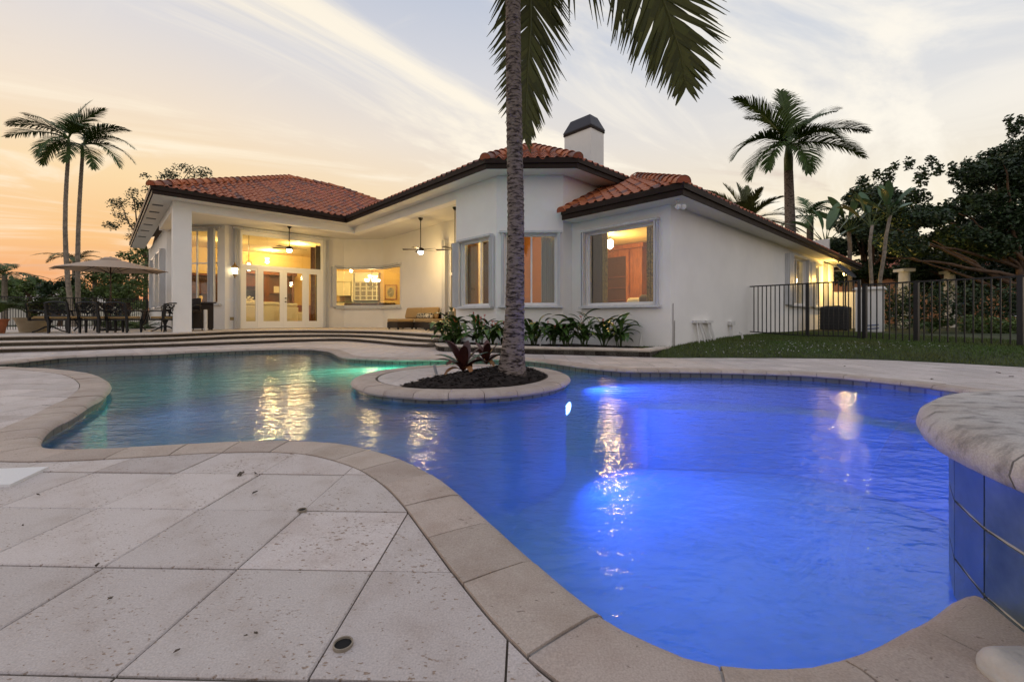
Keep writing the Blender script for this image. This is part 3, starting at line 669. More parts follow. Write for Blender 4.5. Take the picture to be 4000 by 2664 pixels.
def rimstones():
    n_ = 15; prof = [(.37,.0),(.37,.062),(.30,.072),(.12,.076),(.04,.070),(.008,.050),(.0,.025),(.012,.002),(.05,-.012),(.12,-.012)]
    for i in range(n_):
        mb = MB(); k = len(prof); vs = []; fs = []
        for q in range(7):
            a = 2*math.pi*(i+(q/6)*.988+.006)/n_
            for r_, h in prof:
                rr = SPA_R+.085-r_; vs.append((rr*math.cos(a), rr*math.sin(a), .388+h*1.35))
        for q in range(6):
            for w_ in range(k): fs.append((q*k+w_, q*k+(w_+1)%k, (q+1)*k+(w_+1)%k, (q+1)*k+w_))
        fs += [tuple(range(k)), tuple(range(7*k-1, 6*k-1, -1))]
        mb.add(vs, [f[::-1] for f in fs]).obj('rim_stone', spa_m, spa, smooth=True, auto=45)
rimstones()
sw = MB(); sw.lathe([(SPA_R-.31, .30),(SPA_R-.31,.302)], n=48); sw.obj('spa_water', wm, spa)
# the thin sheet of water that spills from the rim
spill_m = glass_mat('spilling_water', (.95,.97,.99), .4, .12)
ms_ = MB(); ang_ = [R(112+10*i) for i in range(5)]; rows = []
for s in range(9):
    tt = s/8; rr = SPA_R+.085+.20*tt; zz_ = .42-.535*tt*tt; rows.append([(rr*math.cos(a), rr*math.sin(a), zz_) for a in ang_])
vv = [p for r_ in rows for p in r_]; ms_.add(vv, [(i*5+j, i*5+j+1, (i+1)*5+j+1, (i+1)*5+j) for i in range(8) for j in range(4)]); ms_.obj('water_spill', spill_m, spa, smooth=True)
# bottom-right boulder-like stone slab on the deck
sl_ = thing('stone_slab', 'pale rounded stone slab at the bottom right corner beside the spa', 'stone', (1.135, .955, 0), 0)
mb = MB(); mb.rbox(-.085,.30,-.26,.055,-.03,.06,.045,5); mb.obj('slab', mat('pale_slab_stone', (.46,.43,.40), .85, var=.3, vscale=8, bump=.3, bscale=60), sl_, smooth=True)
# ------------------------------------------------------------------ lit lamps in the pool
pool_lens = emat('pool_lamp_lens', (.35,.55,1.0), 12)
def pool_lamp(label, loc, dirv, energy, col, lens, spot=165):
    d = Vector(dirv).normalized(); rot = d.to_track_quat('-Z', 'Y').to_euler()
    t_ = thing('pool_lamp', label, 'lamp', loc, 0, 'lamps set in the pool wall')
    b = MB().lathe([(.13,-.02),(.13,.012),(.10,.018),(.10,.0)], n=20).obj('bezel', alum_m, t_, smooth=True); b.rotation_euler = (-d).to_track_quat('Z','Y').to_euler() if False else d.to_track_quat('Z','Y').to_euler()
    le = MB().lathe([(.095,.0),(.085,.012),(.04,.022),(.002,.025)], n=20).obj('lens', lens, t_, smooth=True); le.rotation_euler = d.to_track_quat('Z','Y').to_euler()
    lo_ = lamp('pool_light', Vector(d)*.06, energy, col, .05, t_, 'SPOT', rot, spot=spot); return t_
an = R(-8); pI = Vector((ISL_C[0]+(ISL_R-.05)*math.cos(an), ISL_C[1]+(ISL_R-.05)*math.sin(an), -.42))
BLUE = (.03,.105,1.0)
pool_lamp('glowing blue-white lamp under water on the island wall', pI, (.80, -.60, -.22), 470, BLUE, pool_lens, 130)
def wall_pt(px_, py_): 
    q = U(px_, py_)[:2]; i = int(np.argmin(np.linalg.norm(LIP-np.array(q), axis=1))); return Vector((*(LIP[i]-NO[i]*.03), -.75)), Vector((*(-NO[i]), -.25))
p_, d_ = wall_pt(2233,2324); pool_lamp('unseen blue lamp under water on the near pool wall', p_, d_, 54, BLUE, pool_lens, 115)  # out of view under the coping, placed to even out the blue glow
p_, d_ = wall_pt(3200,2604); pool_lamp('unseen blue lamp under water below the near right coping', p_, d_, 46, BLUE, pool_lens, 115)  # second unseen lamp, spreads the blue over the right-hand water
gl_lens = emat('green_pool_lamp_lens', (.25,1.0,.6), 12)
p_, d_ = wall_pt(1560,1410); pool_lamp('green lamp under water between island and terrace', p_, d_, 300, (.10,.95,.42), gl_lens)
p_, d_ = wall_pt(300,1610); pool_lamp('dim blue lamp under water on the left inlet', p_, d_, 14, (.10,.35,.95), pool_lens)
# ------------------------------------------------------------------ small things on the deck
def ring_thing(name, label, px_, py_, r_):
    p = U(px_, py_); t_ = thing(name, label, 'sleeve', (p.x, p.y, -.004))
    MB().lathe([(r_,-.03),(r_,.006),(r_*.86,.006),(r_*.84,-.03)], n=24).obj('rim', mat('tan_plastic', (.30,.25,.19), .6, var=.3, vscale=30), t_, smooth=True, auto=40)
    MB().lathe([(r_*.85,.001),(r_*.4,.0015)], n=24).obj('hole', mat('dark_hole', (.01,.009,.008), .9), t_)
ring_thing('umbrella_sleeve', 'open plastic umbrella sleeve in the near paving', 1340, 2512, .024)
ring_thing('deck_drain_ring', 'small round deck fitting at a paving joint', 1180, 1990, .018)
p0, p1, p2, p3 = U(-160,1840), U(190,1826), U(40,1896), U(-200,1900)
lid = MB().prism([tuple(p[:2]) for p in (p0, p1, p2, p3)], -.02, .006); tag(lid.obj('skimmer_lid', mat('white_plastic_lid', (.72,.71,.70), .6, bump=.3, bscale=150)), 'white flat skimmer lid at the left edge of the near paving', 'lid')
dl = []
for px_, py_, s in ((995,1922,.012),(380,2205,.008),(90,2050,.006),(940,1850,.018),(1000,1848,.012),(3640,1480,.02),(3900,1455,.03),(3950,1470,.025),(3300,1430,.02),(2640,1428,.02),(430,2335,.007),(690,2540,.007),(1000,2470,.006),(960,2480,.005),(1420,2185,.005),(150,1930,.01)):
    p = U(px_, py_, .004)
    for _ in range(2):
        a = random.uniform(0,6.28); u = Vector((math.cos(a), math.sin(a), .2))*s; v = Vector((-math.sin(a), math.cos(a), .35))*s*.55; dl.append([p-u-v, p+u-v*.2, p+u*.9+v, p-u*.6+v])
tag(quads('leaf_litter', dl, mat('dry_leaf', (.07,.05,.035), .8, isl=.4)), 'dry leaf bits lying on the pale paving', 'leaves', kind='stuff')
# ================================================================== HOUSE
house = thing('house', 'white stucco house with clay tile hip roofs and lit windows', 'house', (0,0,0))
class WF:      # a wall line in plan; u runs along it, n points to the outside
    def __init__(s, p, q, flip=False):
        s.p = Vector(p); dv = Vector(q)-Vector(p); s.L = dv.length; s.d = dv.normalized(); s.n = Vector((s.d.y, -s.d.x))
        mid = s.p+dv*.5
        if s.n.dot(-mid) < 0: s.n = -s.n
        if flip: s.n = -s.n
    def u(s, px):
        k = (px-CX)/F; return (k*s.p.y-s.p.x)/(s.d.x-k*s.d.y)
    def z(s, px, py): dp = (s.p+s.d*s.u(px)).y; return EYE+(HY-py)/F*dp
    def pt(s, u, z, o=0): q = s.p+s.d*u+s.n*o; return Vector((q.x, q.y, z))
    def box(s, mb, u0, u1, z0, z1, n0, n1):
        ps = [s.pt(u0,z0,n0), s.pt(u1,z0,n0), s.pt(u1,z0,n1), s.pt(u0,z0,n1), s.pt(u0,z1,n0), s.pt(u1,z1,n0), s.pt(u1,z1,n1), s.pt(u0,z1,n1)]
        if (ps[1]-ps[0]).cross(ps[3]-ps[0]).z < 0: ps = [ps[i] for i in (1,0,3,2,5,4,7,6)]
        return mb.hexa(ps)
    def wall(s, mb, u0, u1, z0, z1, ops=(), th=.2):
        cur = u0
        for a, b, c, d in sorted(ops):
            if a > cur: s.box(mb, cur, a, z0, z1, -th, 0)
            if c > z0: s.box(mb, a, b, z0, c, -th, 0)
            if d < z1: s.box(mb, a, b, d, z1, -th, 0)
            cur = b
        if cur < u1: s.box(mb, cur, u1, z0, z1, -th, 0)
        return mb
ZS, ZB, ZC = 4.553, 4.287, 4.52
W1 = WF(P2(-4.015,3.04), P2(.81,3.04)); WL = WF(P2(-5.71,4.735), P2(-4.015,3.04)); WK = WF(P2(.81,3.04), P2(2.159,1.69)); W3 = WF(P2(2.159,1.69), P2(2.159,-7.15))
WB1 = WF(P2(0,-7.15), P2(0,-8.97)); WB2 = WF(P2(0,-8.97), P2(1.245,-10.215)); WB3 = WF(P2(1.245,-10.215), P2(1.604,-10.215)); WB4 = WF(P2(1.604,-10.215), P2(12,-10.215)); W4 = WF(P2(1.604,-10.215), P2(1.604,-13.02)); WR = WF(P2(1.604,-13.02), P2(17.5,-13.02)); WS = WF(P2(-5.71,4.735), P2(-5.71,14))
def op(w, x0, x1, xt, yt, yb): return (w.u(x0), w.u(x1), w.z(xt, yb) if yb else TZ-.05, w.z(xt, yt))
o_door = op(W1, 941, 1261, 941, 905, None)
kz1, kz0 = WK.z(1420,1047), WK.z(1420,1198)
o_k1 = (W1.u(1309), W1.L+.01, kz0, kz1); o_k2 = (-.01, WK.L+.01, kz0, kz1); o_k3 = (-.01, W3.u(1567), kz0, kz1)
o_l = op(WL, 694, 850, 760, 897, 1184)
o_d3 = (W3.u(1752), W3.u(1800), TZ-.05, W3.z(1752, 944))
o_b1 = op(WB1, 1806, 1914, 1908, 930, 1192); o_b2 = op(WB2, 1972, 2174, 2100, 916, 1190); o_4 = op(W4, 2293, 2556, 2420, 892, 1189)
o_r1 = op(WR, 3086, 3144, 3090, 1001, 1188); o_r2 = op(WR, 3174, 3200, 3180, 1036, 1195)
o_s1 = (1.0, 2.6, 1.3, 3.6); o_s2 = (3.6, 5.6, 1.3, 3.6)
for w, z1, ops, u1 in ((W1, ZS, [o_door, o_k1], None), (WL, ZS, [o_l], None), (W3, ZS, [o_k3, o_d3], None), (WB1, ZS, [o_b1], None), (WB2, ZS, [o_b2], None), (WB3, 4.70, [], None), (WB4, 4.698, [], 'up'), (W4, 3.33, [o_4], None), (WR, 3.33, [o_r1, o_r2], None), (WS, ZS, [o_s1, o_s2], None)):
    w.wall(MB(), .203 if w is WR else 0, w.L, 3.2 if u1 == 'up' else -.05, z1, ops).obj('wall', stucco, house)
WK.box(MB(), 0, WK.L, -.05, kz0, -.2, 0).obj('wall', stucco, house); WK.box(MB(), 0, WK.L, kz1, ZS, -.2, 0).obj('wall', stucco, house)
# hidden closing walls
for a, b in ((P2(.0,-7.15), P2(2.36,-7.15)), (P2(17.5,-13.02), P2(17.5,-8)), (P2(12,-10.215), P2(12, 6)), (P2(-5.71,14), P2(12,14))):
    w = WF(a, b, flip=True); w.wall(MB(), .01, w.L-.01, -.05, 4.5).obj('wall', stucco, house)
# beams, column, ceilings
def lbox(a0, a1, b0, b1, z0, z1, mb=None):
    mb = mb or MB(); return mb.prism([tuple(P2(a,b)) for a, b in ((a0,b0),(a1,b0),(a1,b1),(a0,b1))], z0, z1)
lbox(-5.96, -5.47, 0, .42, TZ-.05, 4.551).obj('column', stucco, house)
lbox(-5.468, .30, .003, .30, ZB, ZS-.002).obj('beam', stucco, house)
lbox(.003, .30, -7.148, .001, ZB, ZS-.004).obj('beam', stucco, house)
lbox(-5.955, -5.65, .422, 4.74, ZB, ZS-.003).obj('beam', stucco, house)
lbox(-5.64, .30, .302, 3.02, ZC, ZC+.06).obj('porch_ceiling', soffit_m, house)
lbox(.302, 2.15, -7.14, 1.6, ZC+.002, ZC+.062).obj('porch_ceiling', soffit_m, house)
MB().prism([tuple(P2(a,b)) for a, b in ((-5.64,3.022),(-4.1,3.022),(-5.64,4.6))], ZC+.001, ZC+.061).obj('porch_ceiling', soffit_m, house)
MB().prism([tuple(P2(a,b)) for a, b in ((.302,3.02),(.302,1.602),(2.15,1.602),(.80,3.02))], ZC+.001, ZC+.061).obj('porch_ceiling', soffit_m, house)
# eaves: fascia in two boards, soffit
def sweep(line, prof, name, m, parent, closed=False):
    pts = [Vector(p) for p in line]; n = len(pts); vs = []; fs = []; k = len(prof)
    for i in range(n):
        d0 = (pts[i]-pts[i-1]).normalized() if i > 0 else (pts[1]-pts[0]).normalized(); d1 = (pts[i+1]-pts[i]).normalized() if i < n-1 else d0
        n0, n1 = Vector((d0.y,-d0.x)), Vector((d1.y,-d1.x)); mt = n0+n1; mt = mt/(mt.dot(n0)) if mt.length > 1e-6 else n0
        for o_, z in prof: q = pts[i]-mt*o_; p = P2(q.x, q.y); vs.append((p.x, p.y, z))
    for i in range(n-1):
        for j in range(k if closed else k-1): fs.append((i*k+j, i*k+(j+1)%k, (i+1)*k+(j+1)%k, (i+1)*k+j))
    if closed: fs += [tuple(range(k-1,-1,-1)), tuple(range((n-1)*k, n*k))]
    mb = MB().add(vs, fs); o = mb.obj(name, m, parent)
    bm = bmesh.new(); bm.from_mesh(o.data); bmesh.ops.recalc_face_normals(bm, faces=bm.faces); bm.to_mesh(o.data); bm.free(); return o
EA = [(-6.483,13.5),(-6.483,-.54),(-.54,-.54),(-.54,-9.19),(1.075,-10.80),(11.9,-10.80)]
EL = [(1.09,-10.33),(1.09,-13.53),(21.9,-13.53),(21.9,-9.5)]
# outward is to the left of travel here (offsets negative = outwards)
for line, zb in ((EA, ZS), (EL, 3.319)):
    sweep(line, [(.0,zb),(.0,zb+.125),(-.035,zb+.125),(-.035,zb)], 'fascia_board', fascia_m, house, True)
    sweep(line, [(.002,zb+.127),(.002,zb+.255),(-.075,zb+.255),(-.075,zb+.127)], 'fascia_board', fascia_m, house, True)
    sweep(line, [(-.034,zb+.004),(.56,zb+.004),(.56,zb+.03),(-.034,zb+.03)], 'soffit', soffit_m, house, True)
sgn_probe = None
for b in (1.0, 2.3, 3.7, 5.2, 6.9, 8.8): lbox(-6.40, -6.12, b, b+.20, ZS-.004, ZS+.01).obj('soffit_vent', black_m, house)
# roof planes ------------------------------------------------------
PITCH = .5
roofs = []; ALLT = []
def inpoly(q, poly):
    x, y = q; ins = False; n = len(poly)
    for i in range(n):
        (x0,y0), (x1,y1) = poly[i], poly[(i+1)%n]
        if (y0 > y) != (y1 > y) and x < (x1-x0)*(y-y0)/(y1-y0)+x0: ins = not ins
    return ins
TW, TR = .245, .30
wave = []
for k in range(9):
    x = k/8; wave.append((x*TW, .038*math.cos(2*math.pi*(x-.30)) + (.010 if .1 < x < .5 else 0)))
camp = Vector((0,0,EYE))
def roof_plane(name, poly, e0, ed, up, z0, maxt=99, rows_only=None):
    e0, ed, up = Vector(e0), Vector(ed).normalized(), Vector(up).normalized()
    zf = lambda a, b: z0+PITCH*((Vector((a,b))-e0).dot(up))
    vs = [P3(a,b,zf(a,b)-.03) for a, b in poly]; nv = len(vs)
    mb = MB().add(vs, [tuple(range(nv))]); r = mb.obj('roof', mat('roof_underlay', (.05,.03,.025), .9), house)
    if r.data.polygons[0].normal.z < 0: r.data.flip_normals()
    r.name = 'roof'
    smin = min((Vector(p)-e0).dot(ed) for p in poly); smax = max((Vector(p)-e0).dot(ed) for p in poly); tmax = min(maxt, max((Vector(p)-e0).dot(up) for p in poly))
    nrm = Vector((-PITCH*up.x, -PITCH*up.y, 1)).normalized(); w3 = lambda v2, z: Vector(((A*v2.x+B*v2.y).x, (A*v2.x+B*v2.y).y, z))
    nr3 = w3(Vector((nrm.x,nrm.y)), nrm.z)
    tt = -.07
    row = 0
    while tt < tmax:
        s = smin-(TW*.5 if False else 0)
        while s < smax:
            c = e0+ed*(s+TW/2)+up*(max(tt,0)+TR*.45)
            if inpoly((c.x,c.y), poly):
                vs = []; j = random.uniform(-.006,.006); jh = random.uniform(-.004,.004); hs = random.uniform(-.004,.004)
                for t_, lift in ((tt, .030), (tt+TR+.03, .0), (tt, .014)):
                    for x, hgt in wave:
                        q = e0+ed*(s+x+hs)+up*(t_+(j if t_ == tt else 0)); p = P2(q.x, q.y); vs.append((p.x, p.y, z0+PITCH*t_+hgt+lift+jh))
                fs = [(i, i+1, 10+i, 9+i) for i in range(8)]+[(i+1, i, 18+i, 19+i) for i in range(8)]
                p = P3(c.x, c.y, zf(c.x,c.y)); dv = camp-p
                ALLT.append([max(0, nr3.dot(dv.normalized()))/dv.length_squared, r, vs, fs])
            s += TW
        tt += TR; row += 1
    return r
ze = ZS+.27; zl = 3.319+.27
front_poly = [(-6.483,-.56),(-.54,-.56),(3.03,3.03),(1.196,4.86),(-1.083,4.86)]
rf_front = roof_plane('front', front_poly, (-6.483,-.54), (1,0), (0,1), ze)
rf_left = roof_plane('left', [(-6.503,-.54),(-6.503,13.5),(-1.083,13.5),(-1.083,4.86)], (-6.483,13.5), (0,-1), (1,0), ze, 1.2)
rf_w2 = roof_plane('w2', [(-.56,-.54),(-.56,-9.19),(2.218,-8.042),(6.5,-3.76),(6.5,6.5),(3.03,3.03)], (-.54,-.54), (0,-1), (1,0), ze, 1.6)
rf_bay = roof_plane('bay', [(-.55,-9.20),(1.065,-10.81),(2.218,-8.042)], (-.54,-9.19), (1,-1), (1,1), ze)
rf_r = roof_plane('right', [(1.075,-10.82),(11.9,-10.82),(11.9,-3.76),(6.5,-3.76),(2.218,-8.042)], (1.075,-10.80), (1,0), (0,1), ze, 1.2)
rf_l1 = roof_plane('low', [(1.07,-10.36),(1.07,-13.53),(3.84,-10.78),(3.25,-10.36)], (1.09,-10.33), (0,-1), (1,0), zl)
rf_l2 = roof_plane('lowr', [(1.09,-13.55),(21.9,-13.55),(19.2,-10.78),(3.84,-10.78)], (1.09,-13.53), (1,0), (0,1), zl, 1.2)
ALLT.sort(key=lambda t_: -t_[0])
rest = {}
for i, (w_, r, vs, fs) in enumerate(ALLT):
    if i < 300: MB().add(vs, fs).obj('roof_tile', tile_m, r, smooth=True, auto=50)
    else: rest.setdefault(r.name, (r, MB()))[1].add(vs, fs)
for nm, (r, mb) in rest.items(): tag(mb.obj('roof_tile_field', tile_m, r, smooth=True, auto=50), kind='stuff')
def caps(p, q, r, par, rad=.15, step=.34, lift=.015, start=0.0, end_cap=False):
    p, q = Vector(p), Vector(q); L = (q-p).length; d = (q-p)/L; side = d.cross(Vector((0,0,1))).normalized(); up = side.cross(d).normalized()
    n = max(1, int(L/step))
    for i in range(n):
        s0, s1 = i*L/n-.05, (i+1)*L/n+.03; vs = []; K = 10
        for (s, rr, lf) in ((s0, rad*1.04, .035), (s1, rad*.9, .0), (s0, rad*.90, .035)):
            for k in range(K+1):
                an = math.pi*k/K; vs.append(p+d*s+up*(lift+lf+math.sin(an)*rr-.07)+side*(math.cos(an)*rr))
        fs = [(k, k+1, K+2+k, K+1+k) for k in range(K)]+[(k+1, k, 2*K+2+k, 2*K+3+k) for k in range(K)]
        if end_cap and i == 0: fs.append(tuple(range(K+1)))
        o = MB().add(vs, fs).obj('ridge_tile', tile_m, par, smooth=True, auto=50)
hp = lambda a, b, z: P3(a,b,z)
caps(hp(-6.52,-.575,ze), hp(-1.083,4.86,ze+2.70), 0, rf_front, end_cap=True)
caps(hp(-1.083,4.86,ze+2.70), hp(1.196,4.86,ze+2.70), 0, rf_front)
caps(hp(3.03,3.03,ze+1.785), hp(1.196,4.86,ze+2.70), 0, rf_front)
caps(hp(-.57,-9.205,ze), hp(2.218,-8.042,ze+1.379), 0, rf_bay, end_cap=True)
caps(hp(1.06,-10.83,ze), hp(2.218,-8.042,ze+1.379), 0, rf_bay, end_cap=True)
caps(hp(1.06,-13.56,zl), hp(3.86,-10.76,zl+1.385), 0, rf_l1, end_cap=True)
caps(hp(1.02,-10.36,zl-.035), hp(3.2,-10.36,zl+1.055), 0, rf_l1, rad=.13, end_cap=True)
# chimney: its own stack and cap, parts of the house
ch = lambda a, b, z: P3(5.73+a, -7.81+b, z)
def cbox(a0,a1,b0,b1,z0,z1): return MB().prism([tuple(ch(a,b,0)[:2]) for a, b in ((a0,b0),(a1,b0),(a1,b1),(a0,b1))], z0, z1)
cdep = 16.3; ctop = EYE+(HY-497)/F*cdep; ccap = EYE+(HY-434)/F*cdep
chim = cbox(0,.83,0,1.28,4.6,ctop).obj('chimney', stucco, house)
cbox(-.03,.86,-.03,1.31,ctop+.002,ctop+.07).obj('chimney_collar', fascia_m, chim)
cbox(.06,.77,.06,1.22,ctop+.07,ctop+.16).obj('flue_gap', black_m, chim)
mbc = MB(); zc0, zc1 = ctop+.13, ccap; q0 = [ch(a,b,zc0) for a, b in ((-.035,-.035),(.865,-.035),(.865,1.315),(-.035,1.315))]; q1 = [ch(a,b,zc1) for a, b in ((.17,.17),(.66,.17),(.66,1.11),(.17,1.11))]
capm = mat('dark_chimney_cap', (.035,.032,.04), .5, metal=.3); mbc.hexa(q0+q1).obj('chimney_cap', capm, chim)
mbl = MB(); mbl.hexa([Vector(p)-Vector((0,0,.045)) for p in q0]+[Vector(p)-Vector((0,0,.002)) for p in q0]); mbl.obj('cap_lip', capm, chim)
# ------------------------------------------------------------------ windows
def window(w, o, mull=(), rails=(), fw=.05, dep=-.09, par=None, label=None, shut=(), sill=True, hood=True, name='window'):
    u0, u1, z0, z1 = o; mb = MB()
    w.box(mb, u0, u1, z0, z0+fw, dep-.03, dep+.04); w.box(mb, u0, u1, z1-fw, z1, dep-.03, dep+.04); w.box(mb, u0, u0+fw, z0+fw, z1-fw, dep-.03, dep+.038); w.box(mb, u1-fw, u1, z0+fw, z1-fw, dep-.03, dep+.038)
    for m_ in mull: w.box(mb, m_-.022, m_+.022, z0+fw, z1-fw, dep-.025, dep+.036)
    for r_ in rails: w.box(mb, u0+fw, u1-fw, r_-.022, r_+.022, dep-.026, dep+.034)
    win = mb.obj(name, alum_m, house)
    if label: win['label'] = label
    us = [u0+fw]+[x for m_ in mull for x in (m_-.022, m_+.022)]+[u1-fw]
    for i in range(0, len(us), 2):
        zs = [z0+fw]+[x for r_ in rails for x in (r_-.022, r_+.022)]+[z1-fw]
        for j in range(0, len(zs), 2): g = MB(); w.box(g, us[i], us[i+1], zs[j], zs[j+1], dep, dep+.006); g.obj('pane', glass_m, win)
    if hood:
        h = MB(); w.box(h, u0-.14, u1+.14, z1+.03, z1+.085, .001, .13); w.box(h, u0-.12, u1+.12, z1+.012, z1+.03, .001, .09); h.obj('shutter_track', shut_m, win)
    if sill:
        h = MB(); w.box(h, u0-.17, u1+.17, z0-.085, z0-.045, .001, .15); w.box(h, u0-.13, u1+.13, z0-.045, z0-.012, .001, .10); h.obj('sill_track', shut_m, win)
    for (a, b, dd) in shut:          # folded accordion shutter: a stack of thin blades
        h = MB(); k = max(2, int((b-a)/.028))
        for i in range(k):
            x0 = a+(b-a)*i/k; x1 = a+(b-a)*(i+1)/k
            o0, o1 = (.002+dd*.25 if i % 2 else .002), (dd if i % 2 else dd*.72)
            w.box(h, x0+.002, x1-.002, z0-.04, z1+.03, o0, o1)
        h.obj('accordion_shutter', shut_m, win)
    return win
u = W4.u
window(W4, o_4, shut=[(o_4[0]-.16, o_4[0]-.03, .13), (o_4[1]+.02, o_4[1]+.11, .13)], label='large window with gold-trimmed drapes')
window(WB2, o_b2, mull=[WB2.u(2076)], shut=[(o_b2[0]-.10, o_b2[0]-.015, .12), (o_b2[1]+.015, o_b2[1]+.09, .12)])
window(WB1, o_b1, mull=[WB1.u(1873)], shut=[(o_b1[0]-.40, o_b1[0]-.05, .10), (o_b1[1]+.02, o_b1[1]+.2, .09)])
window(WL, o_l, mull=[WL.u(765)], rails=[WL.z(765,1028)], shut=[(WL.u(818), WL.u(845), .16)])
window(WR, o_r1, mull=[WR.u(3118)], shut=[(WR.u(3066), WR.u(3085), .16), (WR.u(3146), WR.u(3152), .12)], sill=True)
window(WR, o_r2, shut=[(WR.u(3154), WR.u(3172), .14)])
window(WS, o_s1, shut=[(.55,.9,.2),(2.65,2.95,.2)]); window(WS, o_s2, shut=[(3.2,3.5,.2),(5.7,6.0,.2)])
mbx = MB(); WR.box(mbx, WR.u(3216), WR.u(3238), .3, 3.2, .002, .18); mbx.obj('accordion_shutter', shut_m, house)
# corner kitchen window in three lights
kw = MB()
for w, (u0, u1, z0, z1), L, Rr in ((W1, o_k1, 1, 0), (WK, o_k2, 0, 0), (W3, o_k3, 0, 1)):
    w.box(kw, u0+.0, u1-.0, z0, z0+.06, -.12, .03); w.box(kw, u0, u1, z1-.06, z1, -.12, .03)
    if L: w.box(kw, u0, u0+.06, z0+.06, z1-.06, -.12, .028)
    if Rr: w.box(kw, u1-.06, u1, z0+.06, z1-.06, -.12, .028)
kwin = kw.obj('corner_window', alum_m, house)
for w, (u0, u1, z0, z1) in ((W1, o_k1), (WK, o_k2), (W3, o_k3)):
    g = MB(); w.box(g, u0+.012, u1-.012, z0+.06, z1-.06, -.055, -.049); g.obj('pane', glass_m, kwin)
    h = MB(); w.box(h, u0-.03, u1+.03, z0-.10, z0-.03, .001, .15); h.obj('sill_track', shut_m, kwin)
    h = MB(); w.box(h, u0-.03, u1+.03, z1+.01, z1+.09, .001, .14); h.obj('shutter_track', shut_m, kwin)
h = MB(); W1.box(h, o_k1[0]-.17, o_k1[0]-.02, kz0-.03, kz1+.01, .002, .16); h.obj('accordion_shutter', shut_m, kwin)
# french doors with side lights and a transom
u0, u1, z0, z1 = o_door; zt_ = W1.z(950, 1036)
fd = MB(); dn = -.10
xs = [W1.u(x) for x in (945,1011,1108,1200,1258)]
W1.box(fd, u0, xs[0]+.03, TZ, z1, dn-.04, dn+.05); W1.box(fd, xs[4]-.03, u1, TZ, z1, dn-.04, dn+.05); W1.box(fd, xs[0]+.03, xs[4]-.03, z1-.1, z1, dn-.04, dn+.05); W1.box(fd, xs[0]+.03, xs[4]-.03, zt_-.07, zt_+.05, dn-.04, dn+.05)
W1.box(fd, xs[0]+.03, xs[4]-.03, TZ, TZ+.05, dn-.04, dn+.05)
for x in (xs[1], xs[3]): W1.box(fd, x-.035, x+.035, TZ+.05, zt_-.07, dn-.04, dn+.046)
fdo = fd.obj('french_door', door_m, house)
def leaf(ua, ub, g0, g1, nm):
    m_ = MB(); za, zb, ga, gb = TZ+.052, zt_-.072, TZ+.30, zt_-.19
    W1.box(m_, ua, g0, za, zb, dn-.02, dn+.03); W1.box(m_, g1, ub, za, zb, dn-.02, dn+.03); W1.box(m_, g0, g1, za, ga, dn-.02, dn+.03); W1.box(m_, g0, g1, gb, zb, dn-.02, dn+.03)
    m_.obj(nm, door_m, fdo); g = MB(); W1.box(g, g0, g1, ga, gb, dn, dn+.006); g.obj('pane', glass_m, fdo)
u = W1.u
leaf(xs[0]+.032, xs[1]-.037, u(963), u(1000), 'side_light'); leaf(xs[1]+.037, xs[2]-.002, u(1031), u(1095), 'door_leaf'); leaf(xs[2]+.002, xs[3]-.037, u(1123), u(1183), 'door_leaf'); leaf(xs[3]+.037, xs[4]-.032, u(1209), u(1241), 'side_light')
g = MB(); W1.box(g, xs[0]+.03, xs[4]-.03, zt_+.05, z1-.1, dn, dn+.006); g.obj('pane', glass_m, fdo)
for y in (1165, 1179):
    h = MB(); p = W1.pt(u(1117), W1.z(1117,y), dn+.03); q = W1.pt(u(1117), W1.z(1117,y), dn+.09); h.tube([p,q], .03, 10); h.obj('handle', bronze_m, fdo)
for a, b in ((u0-.26, u0-.02), (u1+.02, u1+.24)):
    h = MB(); k = 7
    for i in range(k): x0 = a+(b-a)*i/k; x1 = a+(b-a)*(i+1)/k; W1.box(h, x0+.002, x1-.002, TZ+.01, z1+.06, .002, .17 if i % 2 else .13)
    h.obj('accordion_shutter', shut_m, fdo)
h = MB(); W1.box(h, u0-.3, u1+.28, z1+.062, z1+.16, .002, .16); h.obj('shutter_track', shut_m, fdo)
# glass door at the end of the sitting porch
d3 = MB(); a0, a1, b0, b1 = o_d3
for x0, x1, q0, q1 in ((a0,a0+.07,TZ,b1),(a1-.07,a1,TZ,b1),(a0+.07,a1-.07,b1-.08,b1),(a0+.07,a1-.07,TZ,TZ+.2),(a0+.07,a1-.07,TZ+2.1,TZ+2.2)): W3.box(d3, x0, x1, q0, q1, -.12, -.05)
d3o = d3.obj('porch_door', door_m, house); g = MB(); W3.box(g, a0+.07, a1-.07, TZ+.2, TZ+2.1, -.09, -.084); W3.box(g, a0+.07, a1-.07, TZ+2.2, b1-.08, -.09, -.084); g.obj('pane', glass_m, d3o)
h = MB(); W3.box(h, a0-.25, a0-.03, TZ+.01, b1+.05, .002, .15); h.obj('accordion_shutter', shut_m, d3o)
